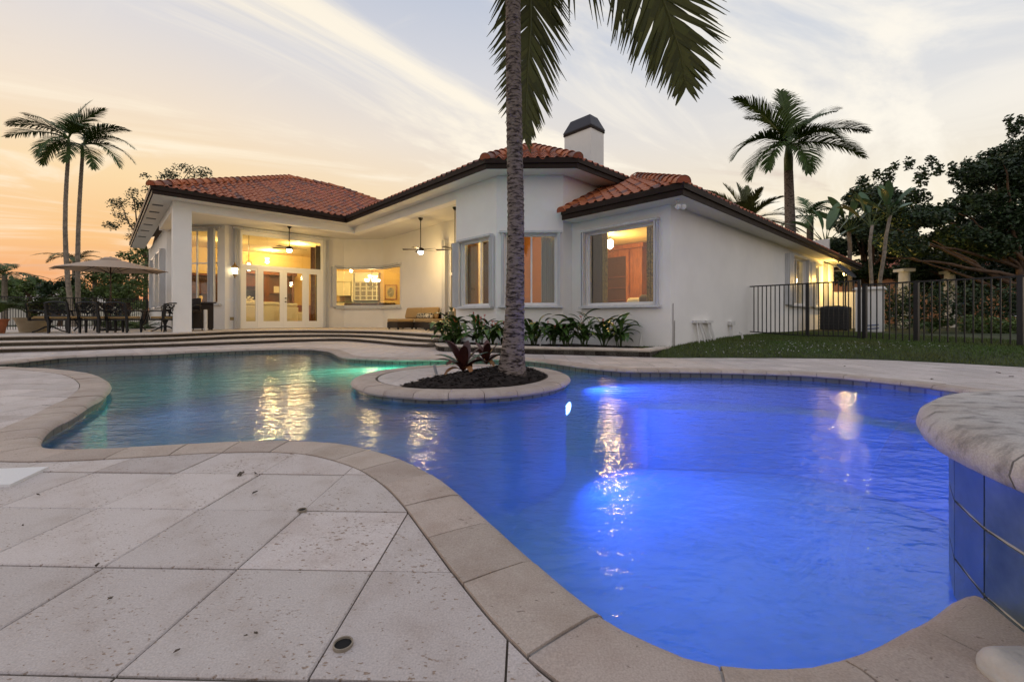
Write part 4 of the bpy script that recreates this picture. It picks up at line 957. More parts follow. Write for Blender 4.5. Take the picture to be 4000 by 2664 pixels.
# floors, inner walls and ceilings of the lit rooms
fl_m = mat('tan_floor_tile', (.42,.32,.20), .35)
MB().prism([tuple(P2(a,b)) for a, b in ((-3.95,3.2),(.8,3.2),(2.3,1.85),(11.8,1.85),(11.8,13.8),(-5.55,13.8),(-5.55,4.85))], TZ-.04, TZ+.001).obj('interior_floor', fl_m, house)
lbox(2.33, 11.8, -10.0, 1.84, TZ-.05, TZ-.002).obj('interior_floor', fl_m, house)
lbox(1.75, 17.4, -12.8, -10.04, TZ-.05, TZ-.003).obj('interior_floor', fl_m, house)
MB().prism([tuple(P2(a,b)) for a, b in ((.15,-7.3),(.15,-8.9),(1.3,-10.04),(2.32,-10.04),(2.32,-7.3))], TZ-.05, TZ-.004).obj('interior_floor', fl_m, house)
MB().prism([tuple(P2(a,b)) for a, b in ((-3.95,3.2),(.8,3.2),(2.3,1.85),(11.8,1.85),(11.8,13.8),(-5.55,13.8),(-5.55,4.85))], 4.40, 4.46).obj('interior_ceiling', ceil_m, house)
lbox(2.33, 11.8, -10.0, 1.84, 4.402, 4.462).obj('interior_ceiling', ceil_m, house)
MB().prism([tuple(P2(a,b)) for a, b in ((.15,-7.3),(.15,-8.9),(1.3,-10.04),(2.32,-10.04),(2.32,-7.3))], 4.404, 4.464).obj('interior_ceiling', ceil_m, house)
lbox(1.8, 17.4, -12.82, -10.22, 3.16, 3.19).obj('interior_ceiling', ceil_m, house)
lbox(-5.5, 4.2, 9.6, 9.75, TZ, 4.399).obj('interior_wall', cream_m, house)          # back of the great room
orange_m = mat('terracotta_interior_paint', (.55,.24,.09), .8)
lbox(4.4, 4.55, -8.0, -1.0, TZ, 4.397).obj('interior_wall', orange_m, house)        # back of the bay room
lbox(3.3, 5.6, -8.2, -8.05, TZ, 4.396).obj('interior_wall', orange_m, house)        # between the two rooms
lbox(2.9, 5.6, -10.21, -8.21, 3.162, 3.192).obj('interior_ceiling', ceil_m, house)
gold_wall = mat('gold_interior_paint', (.62,.40,.14), .7, var=.3, vscale=1.5)
lbox(5.6, 5.75, -12.8, -8.05, TZ, 3.155).obj('interior_wall', gold_wall, house)     # back of the front room
# ================================================================== ROOMS BEHIND THE GLASS
ANGA = math.atan2(A.y, A.x); ANGE = math.atan2(E2.y, E2.x)
WARM = (1.0,.66,.26)
def LB(b): return WF(P2(-8,b), P2(12,b))
def LA(a): return WF(P2(a,-14), P2(a,12))
def a_at(px, b): return LB(b).u(px)-8
def b_at(px, a): return LA(a).u(px)-14
lbox(-5.5, 4.3, 9.62, 9.74, TZ, 4.398).name if False else None
MB().box(-10.05,-4.3,24.32,24.42,TZ,4.396).obj('interior_wall', mat('amber_interior_paint', (.70,.47,.17), .8, var=.06, vscale=2), house)
MB().box(-10.17,-10.06,24.0,27.9,TZ,4.395).obj('interior_wall', cream_m, house)
def hthing(name, label, cat, a, b, z=TZ, rz=None, group=None): p = P3(a,b,z); return thing(name, label, cat, p, ANGA if rz is None else rz, group)
wh_m = mat('cream_upholstery', (.72,.64,.46), .9, bump=.1, bscale=90)
def sofa(label, x0, x1, b, h=1.12):
    a0, a1 = a_at(x0,b), a_at(x1,b); L = a1-a0; t = hthing('white_sofa', label, 'sofa', (a0+a1)/2, b)
    MB().rbox(-L/2,L/2,-.02,.24,.06,h-.12,.05).obj('back', wh_m, t, smooth=True)
    MB().rbox(-L/2+.02,L/2-.02,.0,.30,h-.11,h+.06,.07).obj('back_cushion', wh_m, t, smooth=True)
    MB().rbox(-L/2,L/2,.25,.95,.06,.45,.05).obj('seat', wh_m, t, smooth=True)
    MB().rbox(L/2+.005,L/2+.22,.03,.95,.06,.72,.06).obj('arm', wh_m, t, smooth=True)
sofa('cream sofa behind the left door and side light', 945, 1096, 4.7); sofa('cream sofa behind the right french door leaf', 1114, 1166, 4.6, 1.08)
# wall cabinet of the great room
t = hthing('media_cabinet', 'tall red-brown wooden wall cabinet with a dark screen niche', 'cabinet', 0, 9.0, TZ)
k0, k1, k2 = a_at(905,9.0), a_at(1052,9.0), a_at(1150,9.0); zt = LB(9.0).z(1060,1068)-TZ
MB().box(k0,k1,.5,.58,0,zt).obj('back_panel', oak_m, t)
for x0, x1 in ((k0,k0+.5),(k1-.25,k1),(k2-.12,k2)): MB().box(x0,x1,0,.5,0,zt-.1).obj('stile', oak_m, t)
MB().box(k0+.5,k1-.25,.1,.5,2.15,2.9).obj('header', oak_m, t); MB().box(k0-.1,k2+.12,-.1,.55,zt-.1,zt+.08).obj('cornice', oak_m, t)
MB().box(k0+.52,k1-.27,.32,.40,.75,1.95).obj('screen', mat('black_screen', (.008,.008,.01), .15), t)
MB().box(k0+.5,k1-.25,.02,.5,0,.7).obj('base_unit', oak_m, t)
MB().box(k1+.02,k2-.13,.30,.5,.0,zt-.12).obj('side_unit', oak_m, t)
for z in (.9,1.35,1.8): MB().box(k1,k2-.12,.02,.30,z,z+.04).obj('shelf', oak_m, t)
MB().box(k1+.25,k1+.6,.10,.13,1.84,2.2).obj('picture', mat('pale_photo', (.5,.45,.36), .5), t)
# corner cabinet behind the left window
t = hthing('corner_cabinet', 'dark wooden corner cabinet behind the left porch window', 'cabinet', a_at(792,7.2), 7.2); zc = LB(7.2).z(792,1076)-TZ
MB().box(-.55,.6,.35,.42,0,zc).obj('back_panel', oak_m, t)
for x in (-.55,.55): MB().box(x,x+.06,0,.36,0,zc).obj('side_panel', oak_m, t)
for z in (.7,1.15,1.6): MB().box(-.49,.55,.02,.35,z,z+.04).obj('shelf', oak_m, t)
MB().box(-.62,.66,-.05,.45,zc,zc+.1).obj('cornice', oak_m, t)
MB().lathe([(.03,0),(.05,.02),(.02,.06),(.075,.16),(.08,.24),(.05,.30)], (-.05,.16,1.19), 14).obj('goblet', mat('amber_glow_glassware', (.6,.35,.08), .2, emit=(1,.6,.15), estr=.3), t, smooth=True)  # faint emission on the goblet stands in for lamplight in its glass
# white orchids
t = hthing('orchid_arrangement', 'white orchid arrangement behind the left side light', 'flowers', a_at(981,5.8), 5.8)
MB().lathe([(.18,0),(.22,.03),(.05,.1),(.05,.72),(.30,.75),(.30,.78)], n=16).obj('stand', oak_m, t, smooth=True)
MB().lathe([(.10,.78),(.15,.86),(.13,1.0)], n=14).obj('pot', mat('dark_vase', (.05,.04,.03), .3), t, smooth=True)
V = []
for _ in range(150):
    c = Vector((random.gauss(0,.2), random.gauss(0,.14), 1.18+random.gauss(0,.13))); u_ = Vector((random.gauss(0,1),random.gauss(0,1),random.gauss(0,1))).normalized(); v_ = u_.orthogonal().normalized(); V.append([c-u_*.05, c+v_*.035, c+u_*.05, c-v_*.035])
quads('blossoms', V, mat('white_orchid', (.78,.74,.6), .6), t)
# ceiling lamps and hanging lamp
lens_w = emat('warm_lamp_lens', (1,.78,.42), 14)
def downlight(label, a, b, e, z=4.40):
    p = P3(a,b,z); t = thing('recessed_light', label, 'lamp', p, 0, 'recessed ceiling lights')
    MB().lathe([(.13,-.004),(.13,-.016),(.10,-.02),(.10,-.006)], n=20).obj('trim', door_m, t); MB().lathe([(.098,-.008),(.02,-.010)], n=20).obj('lens', lens_w, t)
    lamp('room_light', (0,0,-.25), e, WARM, .12, t)
downlight('recessed ceiling light over the cream sofas', a_at(1057,8.3), 8.3, 190); downlight('recessed ceiling light behind the left porch window', -3.4, 6.4, 110); downlight('recessed ceiling light near the french doors', -.6, 5.0, 150)
t = hthing('hanging_lantern', 'thin hanging chain with a small iron scroll behind the transom', 'lantern', a_at(972,4.2), 4.2, 4.40); zz_ = LB(4.2).z(972,1028)
MB().tube([(0,0,0),(0,0,zz_-4.40)], .012, 6).obj('chain', bronze_m, t)
m_ = MB()
for s in (-1,1): m_.tube([(0,0,zz_-4.4+.12),(s*.09,0,zz_-4.4+.06),(s*.12,0,zz_-4.4-.03),(s*.06,0,zz_-4.4-.06)], .012, 6)
m_.obj('scroll', bronze_m, t); MB().lathe([(.02,-.35),(.10,-.30),(.12,-.1),(.03,0)], (0,0,zz_-4.4), 10).obj('shade', lens_w, t)
def curtain(label, w, u0, u1, z0, z1, off, m, folds=9, amp=.035, name='curtain', group=None):
    n = folds*8; mb = MB(); vs = []
    w2 = WF(w.p+w.n*off, w.p+w.n*off+w.d*w.L); u0, u1 = w2.u(u0), w2.u(u1)
    for i in range(n+1):
        s = i/n; o_ = off+amp*math.sin(s*folds*2*math.pi)+.012*math.sin(s*31); vs += [w.pt(u0+(u1-u0)*s, z0, o_-.01), w.pt(u0+(u1-u0)*s, z1, o_)]
    mb.add(vs, [(2*i,2*i+2,2*i+3,2*i+1) for i in range(n)]); o = mb.obj(name, m, None, smooth=True); return tag(o, label, 'curtain', group)
red_d = mat('rust_damask', (.20,.055,.02), .8, var=1, vscale=9, vcol=(.30,.14,.05)); brown_d = mat('brown_drape', (.09,.045,.018), .85); gold_d = mat('gold_drape', (.32,.17,.05), .8); grey_d = mat('grey_sheer_drape', (.30,.30,.30), .85); dark_d = mat('charcoal_drape', (.05,.055,.065), .85)
curtain('rust red patterned curtain behind the right door side light', W1, 1213, 1232, TZ+.02, W1.z(1225,962), -.38, red_d, 4)
curtain('brown curtain beside the door transom', W1, 1233, 1257, TZ+.02, W1.z(1240,955), -.36, brown_d, 5)
# red armchair glimpsed past the sofa
t = hthing('red_armchair', 'dark red armchair past the right end of the sofas', 'armchair', a_at(1190,6.2), 6.2)
rm = mat('dark_red_leather', (.14,.03,.015), .45); MB().rbox(-.4,.4,-.1,.1,.1,1.1,.06).obj('back', rm, t, smooth=True); MB().rbox(-.4,.4,.1,.75,.1,.45,.05).obj('seat', rm, t, smooth=True)
# kitchen
t = thing('kitchen_cabinet', 'cream kitchen wall cabinet with glass doors behind the corner window', 'cabinet', (0,24.3,TZ))
X = lambda px: (px-CX)/F*24.0
Z_ = lambda py: EYE+(HY-py)/F*24.0-TZ
cab = mat('cream_cabinet_paint', (.74,.68,.46), .5)
MB().box(X(1318),X(1375),-.55,-.01,Z_(1156),Z_(1102)).obj('range_hood', cab, t); MB().box(X(1318),X(1378),-.45,-.01,Z_(1098),Z_(1060)).obj('upper_box', cab, t); MB().box(X(1316),X(1380),-.60,-.01,Z_(1102)+.002,Z_(1098)-.002).obj('moulding', cab, t)
MB().box(X(1378),X(1384),-.5,-.01,0,Z_(1072)).obj('pilaster', cab, t)
MB().box(X(1386),X(1478),-.36,-.01,Z_(1172),Z_(1104)).obj('glass_case', mat('dim_cabinet_glass', (.20,.17,.09), .15), t)
for px in (1386,1407,1409,1431,1433,1455,1472): MB().box(X(px),X(px)+.05,-.41,-.362,Z_(1174),Z_(1103)).obj('door_stile', cab, t)
for py in (1173,1158,1137,1122,1105): MB().box(X(1386),X(1478),-.40,-.363,Z_(py),Z_(py)+.04).obj('door_rail', cab, t)
MB().box(X(1384)+.05,X(1480),-.40,-.01,Z_(1103)+.03,Z_(1070)).obj('upper_panel', cab, t); MB().box(X(1384),X(1482),-.46,-.01,Z_(1070)+.002,Z_(1066)).obj('cornice', cab, t)
MB().box(X(1318),X(1480),-.62,-.01,0,Z_(1183)).obj('base_unit', cab, t); MB().box(X(1316),X(1482),-.65,-.01,Z_(1183)+.002,Z_(1181)+.02).obj('counter', mat('green_granite', (.10,.14,.08), .25), t)
MB().box(X(1320),X(1372),-.05,-.01,Z_(1180),Z_(1157)).obj('backsplash', mat('painted_backsplash', (.32,.13,.06), .5, var=1, vscale=4, vcol=(.5,.42,.25)), t)
t = thing('framed_picture', 'framed oval portrait-like print on the amber kitchen wall', 'picture', (X(1521),24.30,EYE+(HY-1141)/F*24))
MB().box(-.34,.34,-.03,.0,-.42,.42).obj('frame', woodl_m, t); MB().box(-.28,.28,-.035,-.031,-.36,.36).obj('mat_board', mat('tan_mat_board', (.55,.38,.16), .8), t)
m_ = MB(); m_.add([(.19*math.cos(a), -.037, .27*math.sin(a)) for a in [2*math.pi*i/24 for i in range(24)]], [tuple(range(24))[::-1]]); m_.obj('print', mat('grey_print', (.08,.08,.07), .6, var=1, vscale=7, vcol=(.45,.40,.3)), t)
t = thing('banquette', 'dark patterned banquette back below the kitchen chandelier', 'bench', ((1445-CX)/F*21.9, 21.9, TZ))
lm = mat('leopard_upholstery', (.10,.05,.018), .8, var=1, vscale=12, vcol=(.02,.012,.006))
for i in range(3): MB().rbox(-1.28+.86*i,-.44+.86*i,-.1,.1,.1,1.2+.0,.06).obj('back_cushion', lm, t, smooth=True)
MB().rbox(-1.28,1.28,.1,.65,.1,.5,.05).obj('seat', lm, t, smooth=True)
def bowls(t, n, r, z, rr, m):
    for i in range(n):
        a = 2*math.pi*i/n+.3; x, y = r*math.cos(a), r*math.sin(a)
        MB().lathe([(.03,-.02),(rr*.8,.03),(rr,.10),(rr*.94,.10),(rr*.7,.04)], (x,y,z), 14).obj('shade', m, t, smooth=True); MB().tube([(0,0,z-.30),(x*.5,y*.5,z-.26),(x,y,z-.12),(x,y,z-.01)], .012, 6).obj('arm', bronze_m, t)
shade_w = emat('chandelier_shade', (1,.84,.55), 9)
zk = EYE+(HY-1098)/F*22.5
t = thing('kitchen_chandelier', 'two-tier chandelier with glowing bowl shades behind the corner window', 'chandelier', ((1453-CX)/F*22.5, 22.5, zk))
bowls(t, 5, .30, -.02, .13, shade_w); bowls(t, 3, .16, .17, .12, shade_w)
MB().tube([(0,0,-.42),(0,0,.5)], .015, 8).obj('stem', bronze_m, t); MB().tube([(0,0,.5),(0,0,4.38-zk)], .006, 6).obj('chain', bronze_m, t)
lamp('chandelier_light', (0,0,.36), 95, WARM, .25, t); lamp('chandelier_light', (0,-.1,-.45), 45, WARM, .2, t)
# bay room
curtain('gold and brown drape in the left half of the angled bay window', WB1, 1822, 1866, TZ+.5, WB1.z(1850,938), -.32, gold_d, 6)
curtain('brown drape in the right half of the angled bay window', WB1, 1884, 1911, TZ+.5, WB1.z(1890,934), -.34, brown_d, 6)
curtain('brown drape behind the palm trunk in the middle bay window', WB2, 1972, 2040, TZ+.5, WB2.z(2100,918), -.32, brown_d, 7)
curtain('pale grey sheer drape in the middle bay window', WB2, 2114, 2176, TZ+.5, WB2.z(2100,916), -.30, grey_d, 8, .03)
p = P3(3.6,-8.6,TZ); t = thing('wooden_wardrobe', 'orange-brown wooden wardrobe inside the bay room', 'wardrobe', p, ANGE)
MB().box(-.6,.5,-.2,.3,0,2.0).obj('carcass', woodl_m, t); MB().box(-.66,.56,-.25,.32,2.002,2.1).obj('cornice', woodl_m, t)
for x in (-.58,-.03): MB().box(x,x+.5,-.23,-.202,.1,1.92).obj('door', woodl_m, t)
downlight('recessed light in the bay room ceiling', 2.2, -8.9, 150)
downlight('unseen recessed light added behind the side windows on the right wall', 12.6, -11.7, 45, 3.155)  # lamp added out of view so the side windows look warmly lit
# front room on the right
dz = lambda py: W4.z(2420,py)
curtain('charcoal drape at the left of the large right window', W4, 2304, 2353, TZ+.45, dz(890), -.30, dark_d, 7, .03)
gt = mat('gold_brocade_trim', (.42,.27,.07), .45, metal=.3, var=1, vscale=26, vcol=(.06,.04,.015))
curtain('gold brocade trim of the left drape', W4, 2354, 2373, TZ+.45, dz(890), -.27, gt, 2, .02)
curtain('dark drape with gold trim at the right of the large window', W4, 2527, 2553, TZ+.45, dz(890), -.28, gt, 3, .02)
aa = 4.7; b0, b1, b2 = b_at(2366,aa), b_at(2462,aa), b_at(2508,aa)
t = thing('armoire', 'large carved orange-brown armoire behind the right window', 'cabinet', (0,0,0))
zA = LA(aa).z(2440,975); bl_, br_ = max(b0,b2), min(b0,b2)
lbox(aa,aa+.6,br_,bl_,TZ,zA).obj('carcass', woodl_m, t)
lbox(aa-.12,aa+.62,br_-.1,bl_+.1,zA+.002,zA+.14).obj('cornice', woodl_m, t); lbox(aa+.05,aa+.5,br_+.5,bl_-.2,zA+.14,zA+.42).obj('crown_box', woodl_m, t)
bm_ = b_at(2458,aa); lbox(aa-.02,aa-.003,min(bm_,bl_-.05)+.06,bl_-.06,TZ+.5,zA-.22).obj('niche', mat('dark_niche', (.05,.018,.008), .6), t)
for z in (.95,1.35,1.75,2.1): lbox(aa-.06,aa-.021,bm_+.06,bl_-.06,z,z+.03).obj('shelf', oak_m, t)
for bb in (bm_-.02, bl_-.06): lbox(aa-.07,aa-.004,bb,bb+.10,TZ,zA-.02).obj('pilaster', woodl_m, t)
V = [(bl_-.35,1.0),(bl_-.55,1.0)]
for bb, z in V: MB().lathe([(.05,0),(.07,.05),(.05,.12)], P3(aa-.10,bb,z-.0), 10).obj('ornament', mat('gold_ornament', (.6,.45,.12), .3, metal=.6), t, smooth=True)
t = thing('front_room_chandelier', 'bright crystal chandelier behind the large right window', 'chandelier', UD(2383,952,12.6))
MB().lathe([(.02,-.16),(.09,-.10),(.10,.04),(.07,.10),(.02,.12)], n=14).obj('shade', emat('bright_crystal', (1,.85,.55), 14), t, smooth=True); MB().tube([(0,0,.12),(0,0,3.15-t.location.z)], .01, 6).obj('stem', bronze_m, t)
lamp('chandelier_light', (0,-.16,-.22), 110, (1,.58,.18), .12, t)
p = P3(2.75,-11.9,TZ); t = thing('daybed', 'cream daybed with a striped black cushion below the right window', 'daybed', p, ANGA-math.pi/2)
MB().rbox(-1.0,1.0,-.4,.4,.1,.62,.06).obj('mattress', wh_m, t, smooth=True)
o = MB().rbox(-.55,.05,-.30,-.08,.62,.98,.09).obj('cream_bolster', wh_m, t, smooth=True)
sm = mat('black_striped_fabric', (.02,.014,.012), .7, var=1, vscale=3, vcol=(.05,.035,.03), stretch=(14,1,1)); o = MB().rbox(-.3,.75,-.32,-.05,.72,1.04,.10).obj('striped_cushion', sm, t, smooth=True); o.rotation_euler = (0,.12,0)
# ================================================================== PORCH: fans, sconce
def fan(label, x, y, ztop, zl_, e):
    t = thing('ceiling_fan', label, 'fan', (x,y,zl_), random.uniform(0,1), 'porch ceiling fans')
    H_ = ztop-zl_
    MB().lathe([(.03,H_-.10),(.085,H_-.03),(.085,H_)], n=16).obj('canopy', bronze_m, t, smooth=True); MB().tube([(0,0,.14),(0,0,H_-.05)], .016, 8).obj('rod', bronze_m, t)
    MB().lathe([(.05,.16),(.12,.13),(.13,.06),(.09,.03)], n=18).obj('motor', bronze_m, t, smooth=True)
    for i in range(5):
        a = 2*math.pi*i/5; o = MB(); o.box(.12,.24,-.018,.018,.075,.087); o.hexa([(.22,-.05,.082),(.66,-.075,.070),(.66,.075,.095),(.22,.05,.09),(.22,-.05,.09),(.66,-.075,.078),(.66,.075,.103),(.22,.05,.098)]); b = o.obj('blade', bronze_m, t); b.rotation_euler = (0,0,a)
    MB().lathe([(.02,-.09),(.07,-.075),(.095,-.03),(.095,.025)], n=18).obj('light_bowl', emat('fan_light_bowl', (1,.97,.88), 16), t, smooth=True)
    lamp('fan_light', (0,0,-.16), e, (1,.66,.23), .09, t)
pf = P2(1.07,-3.44); fan('ceiling fan over the outdoor sofa', pf.x, pf.y, ZC, EYE+(HY-985)/F*pf.y, 60)
pf = P2(1.07,-5.62); fan('ceiling fan half hidden by the bay wall', pf.x, pf.y, ZC, EYE+(HY-985)/F*pf.y, 28)
pf = P2(a_at(1130,1.5),1.5); fan('ceiling fan in front of the french doors', pf.x, pf.y, ZC, EYE+(HY-978)/F*pf.y, 60)
p = W1.pt(W1.u(914), W1.z(914,1060), .16); t = thing('wall_lantern', 'glowing ornate lantern on the wall left of the french doors', 'lantern', p, ANGA)
MB().lathe([(.09,-.13),(.11,.12)], n=8).obj('glass', emat('lantern_glass', (1,.80,.45), 7), t); MB().lathe([(.125,.12),(.12,.17),(.06,.24),(.03,.27),(.035,.30),(.005,.36)], n=12).obj('cap', mat('brass', (.35,.22,.08), .35, metal=.7), t, smooth=True)
MB().lathe([(.003,-.30),(.03,-.26),(.02,-.22),(.07,-.18),(.095,-.13)], n=12).obj('finial', MATS['brass'], t, smooth=True)
for i in range(6): a = 2*math.pi*i/6; MB().tube([(.10*math.cos(a),.10*math.sin(a),-.14),(.118*math.cos(a),.118*math.sin(a),.13)], .007, 5).obj('bar', MATS['brass'], t)
MB().tube([(0,.02,-.2),(0,.10,-.22),(0,.155,-.12)], .014, 6).obj('bracket', MATS['brass'], t)
lamp('lantern_light', (0,-.02,.0), 12, (1,.72,.32), .12, t)
h = MB(); W1.box(h, W1.u(898), W1.u(915), W1.z(905,1251), W1.z(905,1239), .002, .05); h.obj('outlet_cover', mat('tan_cover', (.28,.22,.1), .5), house)
for px in (889, 906): h = MB(); W1.box(h, W1.u(px), W1.u(px)+.10, 1.45, 1.57, .002, .012); h.obj('switch_plate', door_m, house)
# ================================================================== TERRACE FURNITURE
def UT(px, py, z=TZ): return U(px, py, z)
def scrolls(mb, w, h, z0, y):
    for cx_, cz, r in ((-.30,.72,.13),(.30,.72,.13),(-.30,.30,.13),(.30,.30,.13),(0,.80,.12),(-.13,.62,.09),(.13,.62,.09),(0,.45,.11),(-.15,.22,.10),(.15,.22,.10),(0,.14,.09)):
        pts = [(cx_*w/ .9+ r*w*1.0*(1-k/16*.62)*math.cos(k*.62+cx_*4), y, z0+h*cz+r*h*.9*(1-k/16*.62)*math.sin(k*.62+cx_*4)) for k in range(15)]; mb.tube(pts, .016, 5)
    for s in (-1,1):
        mb.tube([(s*w*.48,y,z0+h*.5),(s*w*.25,y,z0+h*.5),(s*w*.1,y,z0+h*.56)], .010, 5); mb.tube([(s*w*.16,y,z0),(s*w*.22,y,z0+h*.5),(s*w*.14,y,z0+h)], .010, 5)
def dining_chair(label, loc, rz, swivel=False):
    t = thing('dining_chair', label, 'chair', loc, rz, 'cast iron dining chairs')
    w = .60
    MB().rbox(-.27,.27,-.24,.27,.42,.50,.035).obj('seat_cushion', cush_m, t, smooth=True)
    f = MB(); f.box(-.30,.30,-.27,.28,.37,.415); f.obj('seat_frame', black_m, t)
    if not swivel:
        for x, y in ((-.29,-.27),(.29,-.27),(-.28,.26),(.28,.26)): m_ = MB(); m_.hexa([(x-.022,y-.022,0),(x+.022,y-.022,0),(x+.022,y+.022,0),(x-.022,y+.022,0),(x-.03,y-.03,.42),(x+.03,y-.03,.42),(x+.03,y+.03,.42),(x-.03,y+.03,.42)]); m_.obj('leg', black_m, t)
    else:
        MB().lathe([(.05,.12),(.035,.20),(.05,.28),(.09,.37)], n=10).obj('pedestal', black_m, t, smooth=True)
        for i in range(4): a = math.pi/4+i*math.pi/2; c, s = math.cos(a), math.sin(a); m_ = MB(); m_.tube([(0,0,.20),(c*.12,s*.12,.15),(c*.25,s*.25,.06),(c*.36,s*.36,.018)], [.028,.024,.022,.018], 6); m_.obj('leg', black_m, t)
    for s in (-1,1):
        m_ = MB(); m_.hexa([(s*.30-.03,-.30,.36),(s*.30+.03,-.30,.36),(s*.30+.03,-.25,.36),(s*.30-.03,-.25,.36),(s*.31-.025,-.38,.90),(s*.31+.025,-.38,.90),(s*.31+.025,-.34,.90),(s*.31-.025,-.34,.90)]); m_.obj('back_post', black_m, t)
        m_ = MB(); m_.tube([(s*.32,-.33,.66),(s*.35,-.1,.67),(s*.36,.15,.66),(s*.35,.24,.60),(s*.32,.22,.42)], .02, 6); m_.obj('arm', black_m, t)
    m_ = MB(); m_.tube([(-.31,-.36,.88),(-.15,-.375,.915),(0,-.38,.92),(.15,-.375,.915),(.31,-.36,.88)], .022, 6); m_.tube([(-.30,-.31,.50),(.30,-.31,.50)], .016, 6); m_.obj('back_rail', black_m, t)
    m_ = MB(); scrolls(m_, .6, .36, .53, 0); m_.v = [(x, -.315-(z-.5)*.145, z) for x, y, z in m_.v]; m_.obj('scroll_back', black_m, t, smooth=True)
    return t
dining_chair('scroll-backed chair farthest left of the three seen from behind', UT(266,1301), .03)
dining_chair('scroll-backed chair in the middle in front of the umbrella pole', UT(384,1300), -.02)
dining_chair('scroll-backed chair at the right of the three under the umbrella', UT(488,1299), .02)
dining_chair('swivel chair in profile left of the dining table', UT(158,1300)+Vector((0,.25,0)), -math.pi/2, True)
dining_chair('swivel chair facing left at the right end of the table', UT(600,1298)+Vector((0,.45,0)), math.pi/2-.2, True)
tb = thing('dining_table', 'dark metal dining table under the tan umbrella', 'table', UT(385,1292)+Vector((.1,.35,0)), 0)
MB().rbox(-1.15,1.15,-.5,.5,.70,.73,.012,2).obj('table_top', black_m, tb)
for x in (-1,1):
    for y in (-1,1): m_ = MB(); m_.tube([(x*.95,y*.36,0),(x*.85,y*.30,.15),(x*.95,y*.36,.45),(x*1.0,y*.4,.70)], .028, 6); m_.obj('leg', black_m, tb)
# umbrella
uc = tb.location.copy(); ub = thing('patio_umbrella', 'open tan canvas umbrella over the dining table', 'umbrella', (uc.x, uc.y, TZ), 0)
ztop = EYE+(HY-1010)/F*uc.y-TZ; zed = EYE+(HY-1056)/F*uc.y-TZ
N = 8; rim_ = [(1.62*math.cos(2*math.pi*(i+.5)/N)*1.12, 1.35*math.sin(2*math.pi*(i+.5)/N)) for i in range(N)]
cv = MB(); vs = [(0,0,ztop)]; K = 5
for k in range(1,K+1):
    s = k/K
    for i in range(N):
        x0, y0 = rim_[i]; x1, y1 = rim_[(i+1)%N]
        for j in range(4):
            q = j/4; x, y = x0+(x1-x0)*q, y0+(y1-y0)*q; sag = math.sin(q*math.pi)*.05*s
            zz_ = ztop-(ztop-zed)*(s**1.12)+sag*.3; vs.append((x*s*(1-sag*.3), y*s*(1-sag*.3), zz_-.02*(x*s)/1.8))
M_ = N*4; fs = [(0,1+i,1+(i+1)%M_) for i in range(M_)]
for k in range(K-1): fs += [(1+k*M_+i, 1+(k+1)*M_+i, 1+(k+1)*M_+(i+1)%M_, 1+k*M_+(i+1)%M_) for i in range(M_)]
canopy = cv.add(vs, fs).obj('canopy', canvas_m, ub); canopy.modifiers.new('t','SOLIDIFY').thickness = .006
MB().lathe([(.30,ztop-.055),(.16,ztop+.03),(.05,ztop+.045),(.01,ztop+.07)], n=16).obj('vent_cap', canvas_m, ub)
MB().tube([(0,0,.05),(0,0,ztop-.02)], .022, 10).obj('pole', mat('bronze_pole', (.05,.03,.02), .4, metal=.4), ub)
for i in range(N): m_ = MB(); x, y = rim_[i]; m_.tube([(0,0,ztop-.09),(x*.5,y*.5,(ztop+zed)/2-.05),(x*.985,y*.985,zed-.03)], .010, 5); m_.obj('rib', bronze_m, ub)
for i in range(N): m_ = MB(); x, y = rim_[i]; m_.tube([(0,0,ztop-.55),(x*.45,y*.45,(ztop-(ztop-zed)*.5)-.045)], .008, 5); m_.obj('strut', bronze_m, ub)
b_ = thing('weighted_stand', 'round black umbrella stand on the terrace', 'stand', (uc.x, uc.y-.02, TZ)); MB().lathe([(.30,0),(.30,.05),(.22,.085),(.05,.10),(.04,.32)], n=24).obj('weight', black_m, b_, smooth=True, auto=40)
# bar stools and cabinet behind the column
def stool(label, loc, rz):
    t = thing('bar_stool', label, 'stool', loc, rz, 'wicker bar stools')
    MB().rbox(-.24,.24,-.22,.24,.66,.74,.03).obj('seat', wick_m, t, smooth=True)
    m_ = MB(); vs = []
    for i in range(9):
        s = -1+i/4; 
        for z in (.70,.9,1.12,1.16): vs.append((.27*s*(1-.1*abs(s)*(z-.7)), -.24-.10*(z-.7)+.14*s*s, z-(.06*abs(s)**3 if z > 1.1 else 0)))
    m_.add(vs, [(i*4+j, (i+1)*4+j, (i+1)*4+j+1, i*4+j+1) for i in range(8) for j in range(3)]); o = m_.obj('backrest', wick_m, t, smooth=True); o.modifiers.new('t','SOLIDIFY').thickness = .03
    for x, y in ((-.2,-.2),(.2,-.2),(-.2,.2),(.2,.2)): m_ = MB(); m_.tube([(x*1.1,y*1.1,0),(x,y,.66)], .018, 6); m_.obj('leg', black_m, t)
    m_ = MB(); m_.tube([(-.21,.21,.25),(.21,.21,.25)], .012, 5); m_.obj('footrest', black_m, t)
    for s in (-1,1): m_ = MB(); m_.tube([(s*.26,-.16,.88),(s*.30,.05,.90),(s*.28,.2,.84),(s*.24,.2,.70)], .015, 6); m_.obj('arm', black_m, t)
stool('wicker bar stool left of the white column', UT(622,1296)+Vector((0,.5,0)), math.pi*.78); stool('wicker bar stool half hidden behind the column', UT(672,1294)+Vector((.1,.75,0)), math.pi*.9)
pc = P3(a_at(775,1.9), 1.9, TZ); t = thing('bar_cabinet', 'dark wicker bar cabinet beside the column', 'cabinet', pc, ANGA)
MB().box(-.45,.42,-.3,.3,.06,.98).obj('carcass', wick_m, t); MB().box(-.52,.49,-.36,.36,.982,1.03).obj('counter', mat('dark_counter', (.04,.03,.025), .3), t)
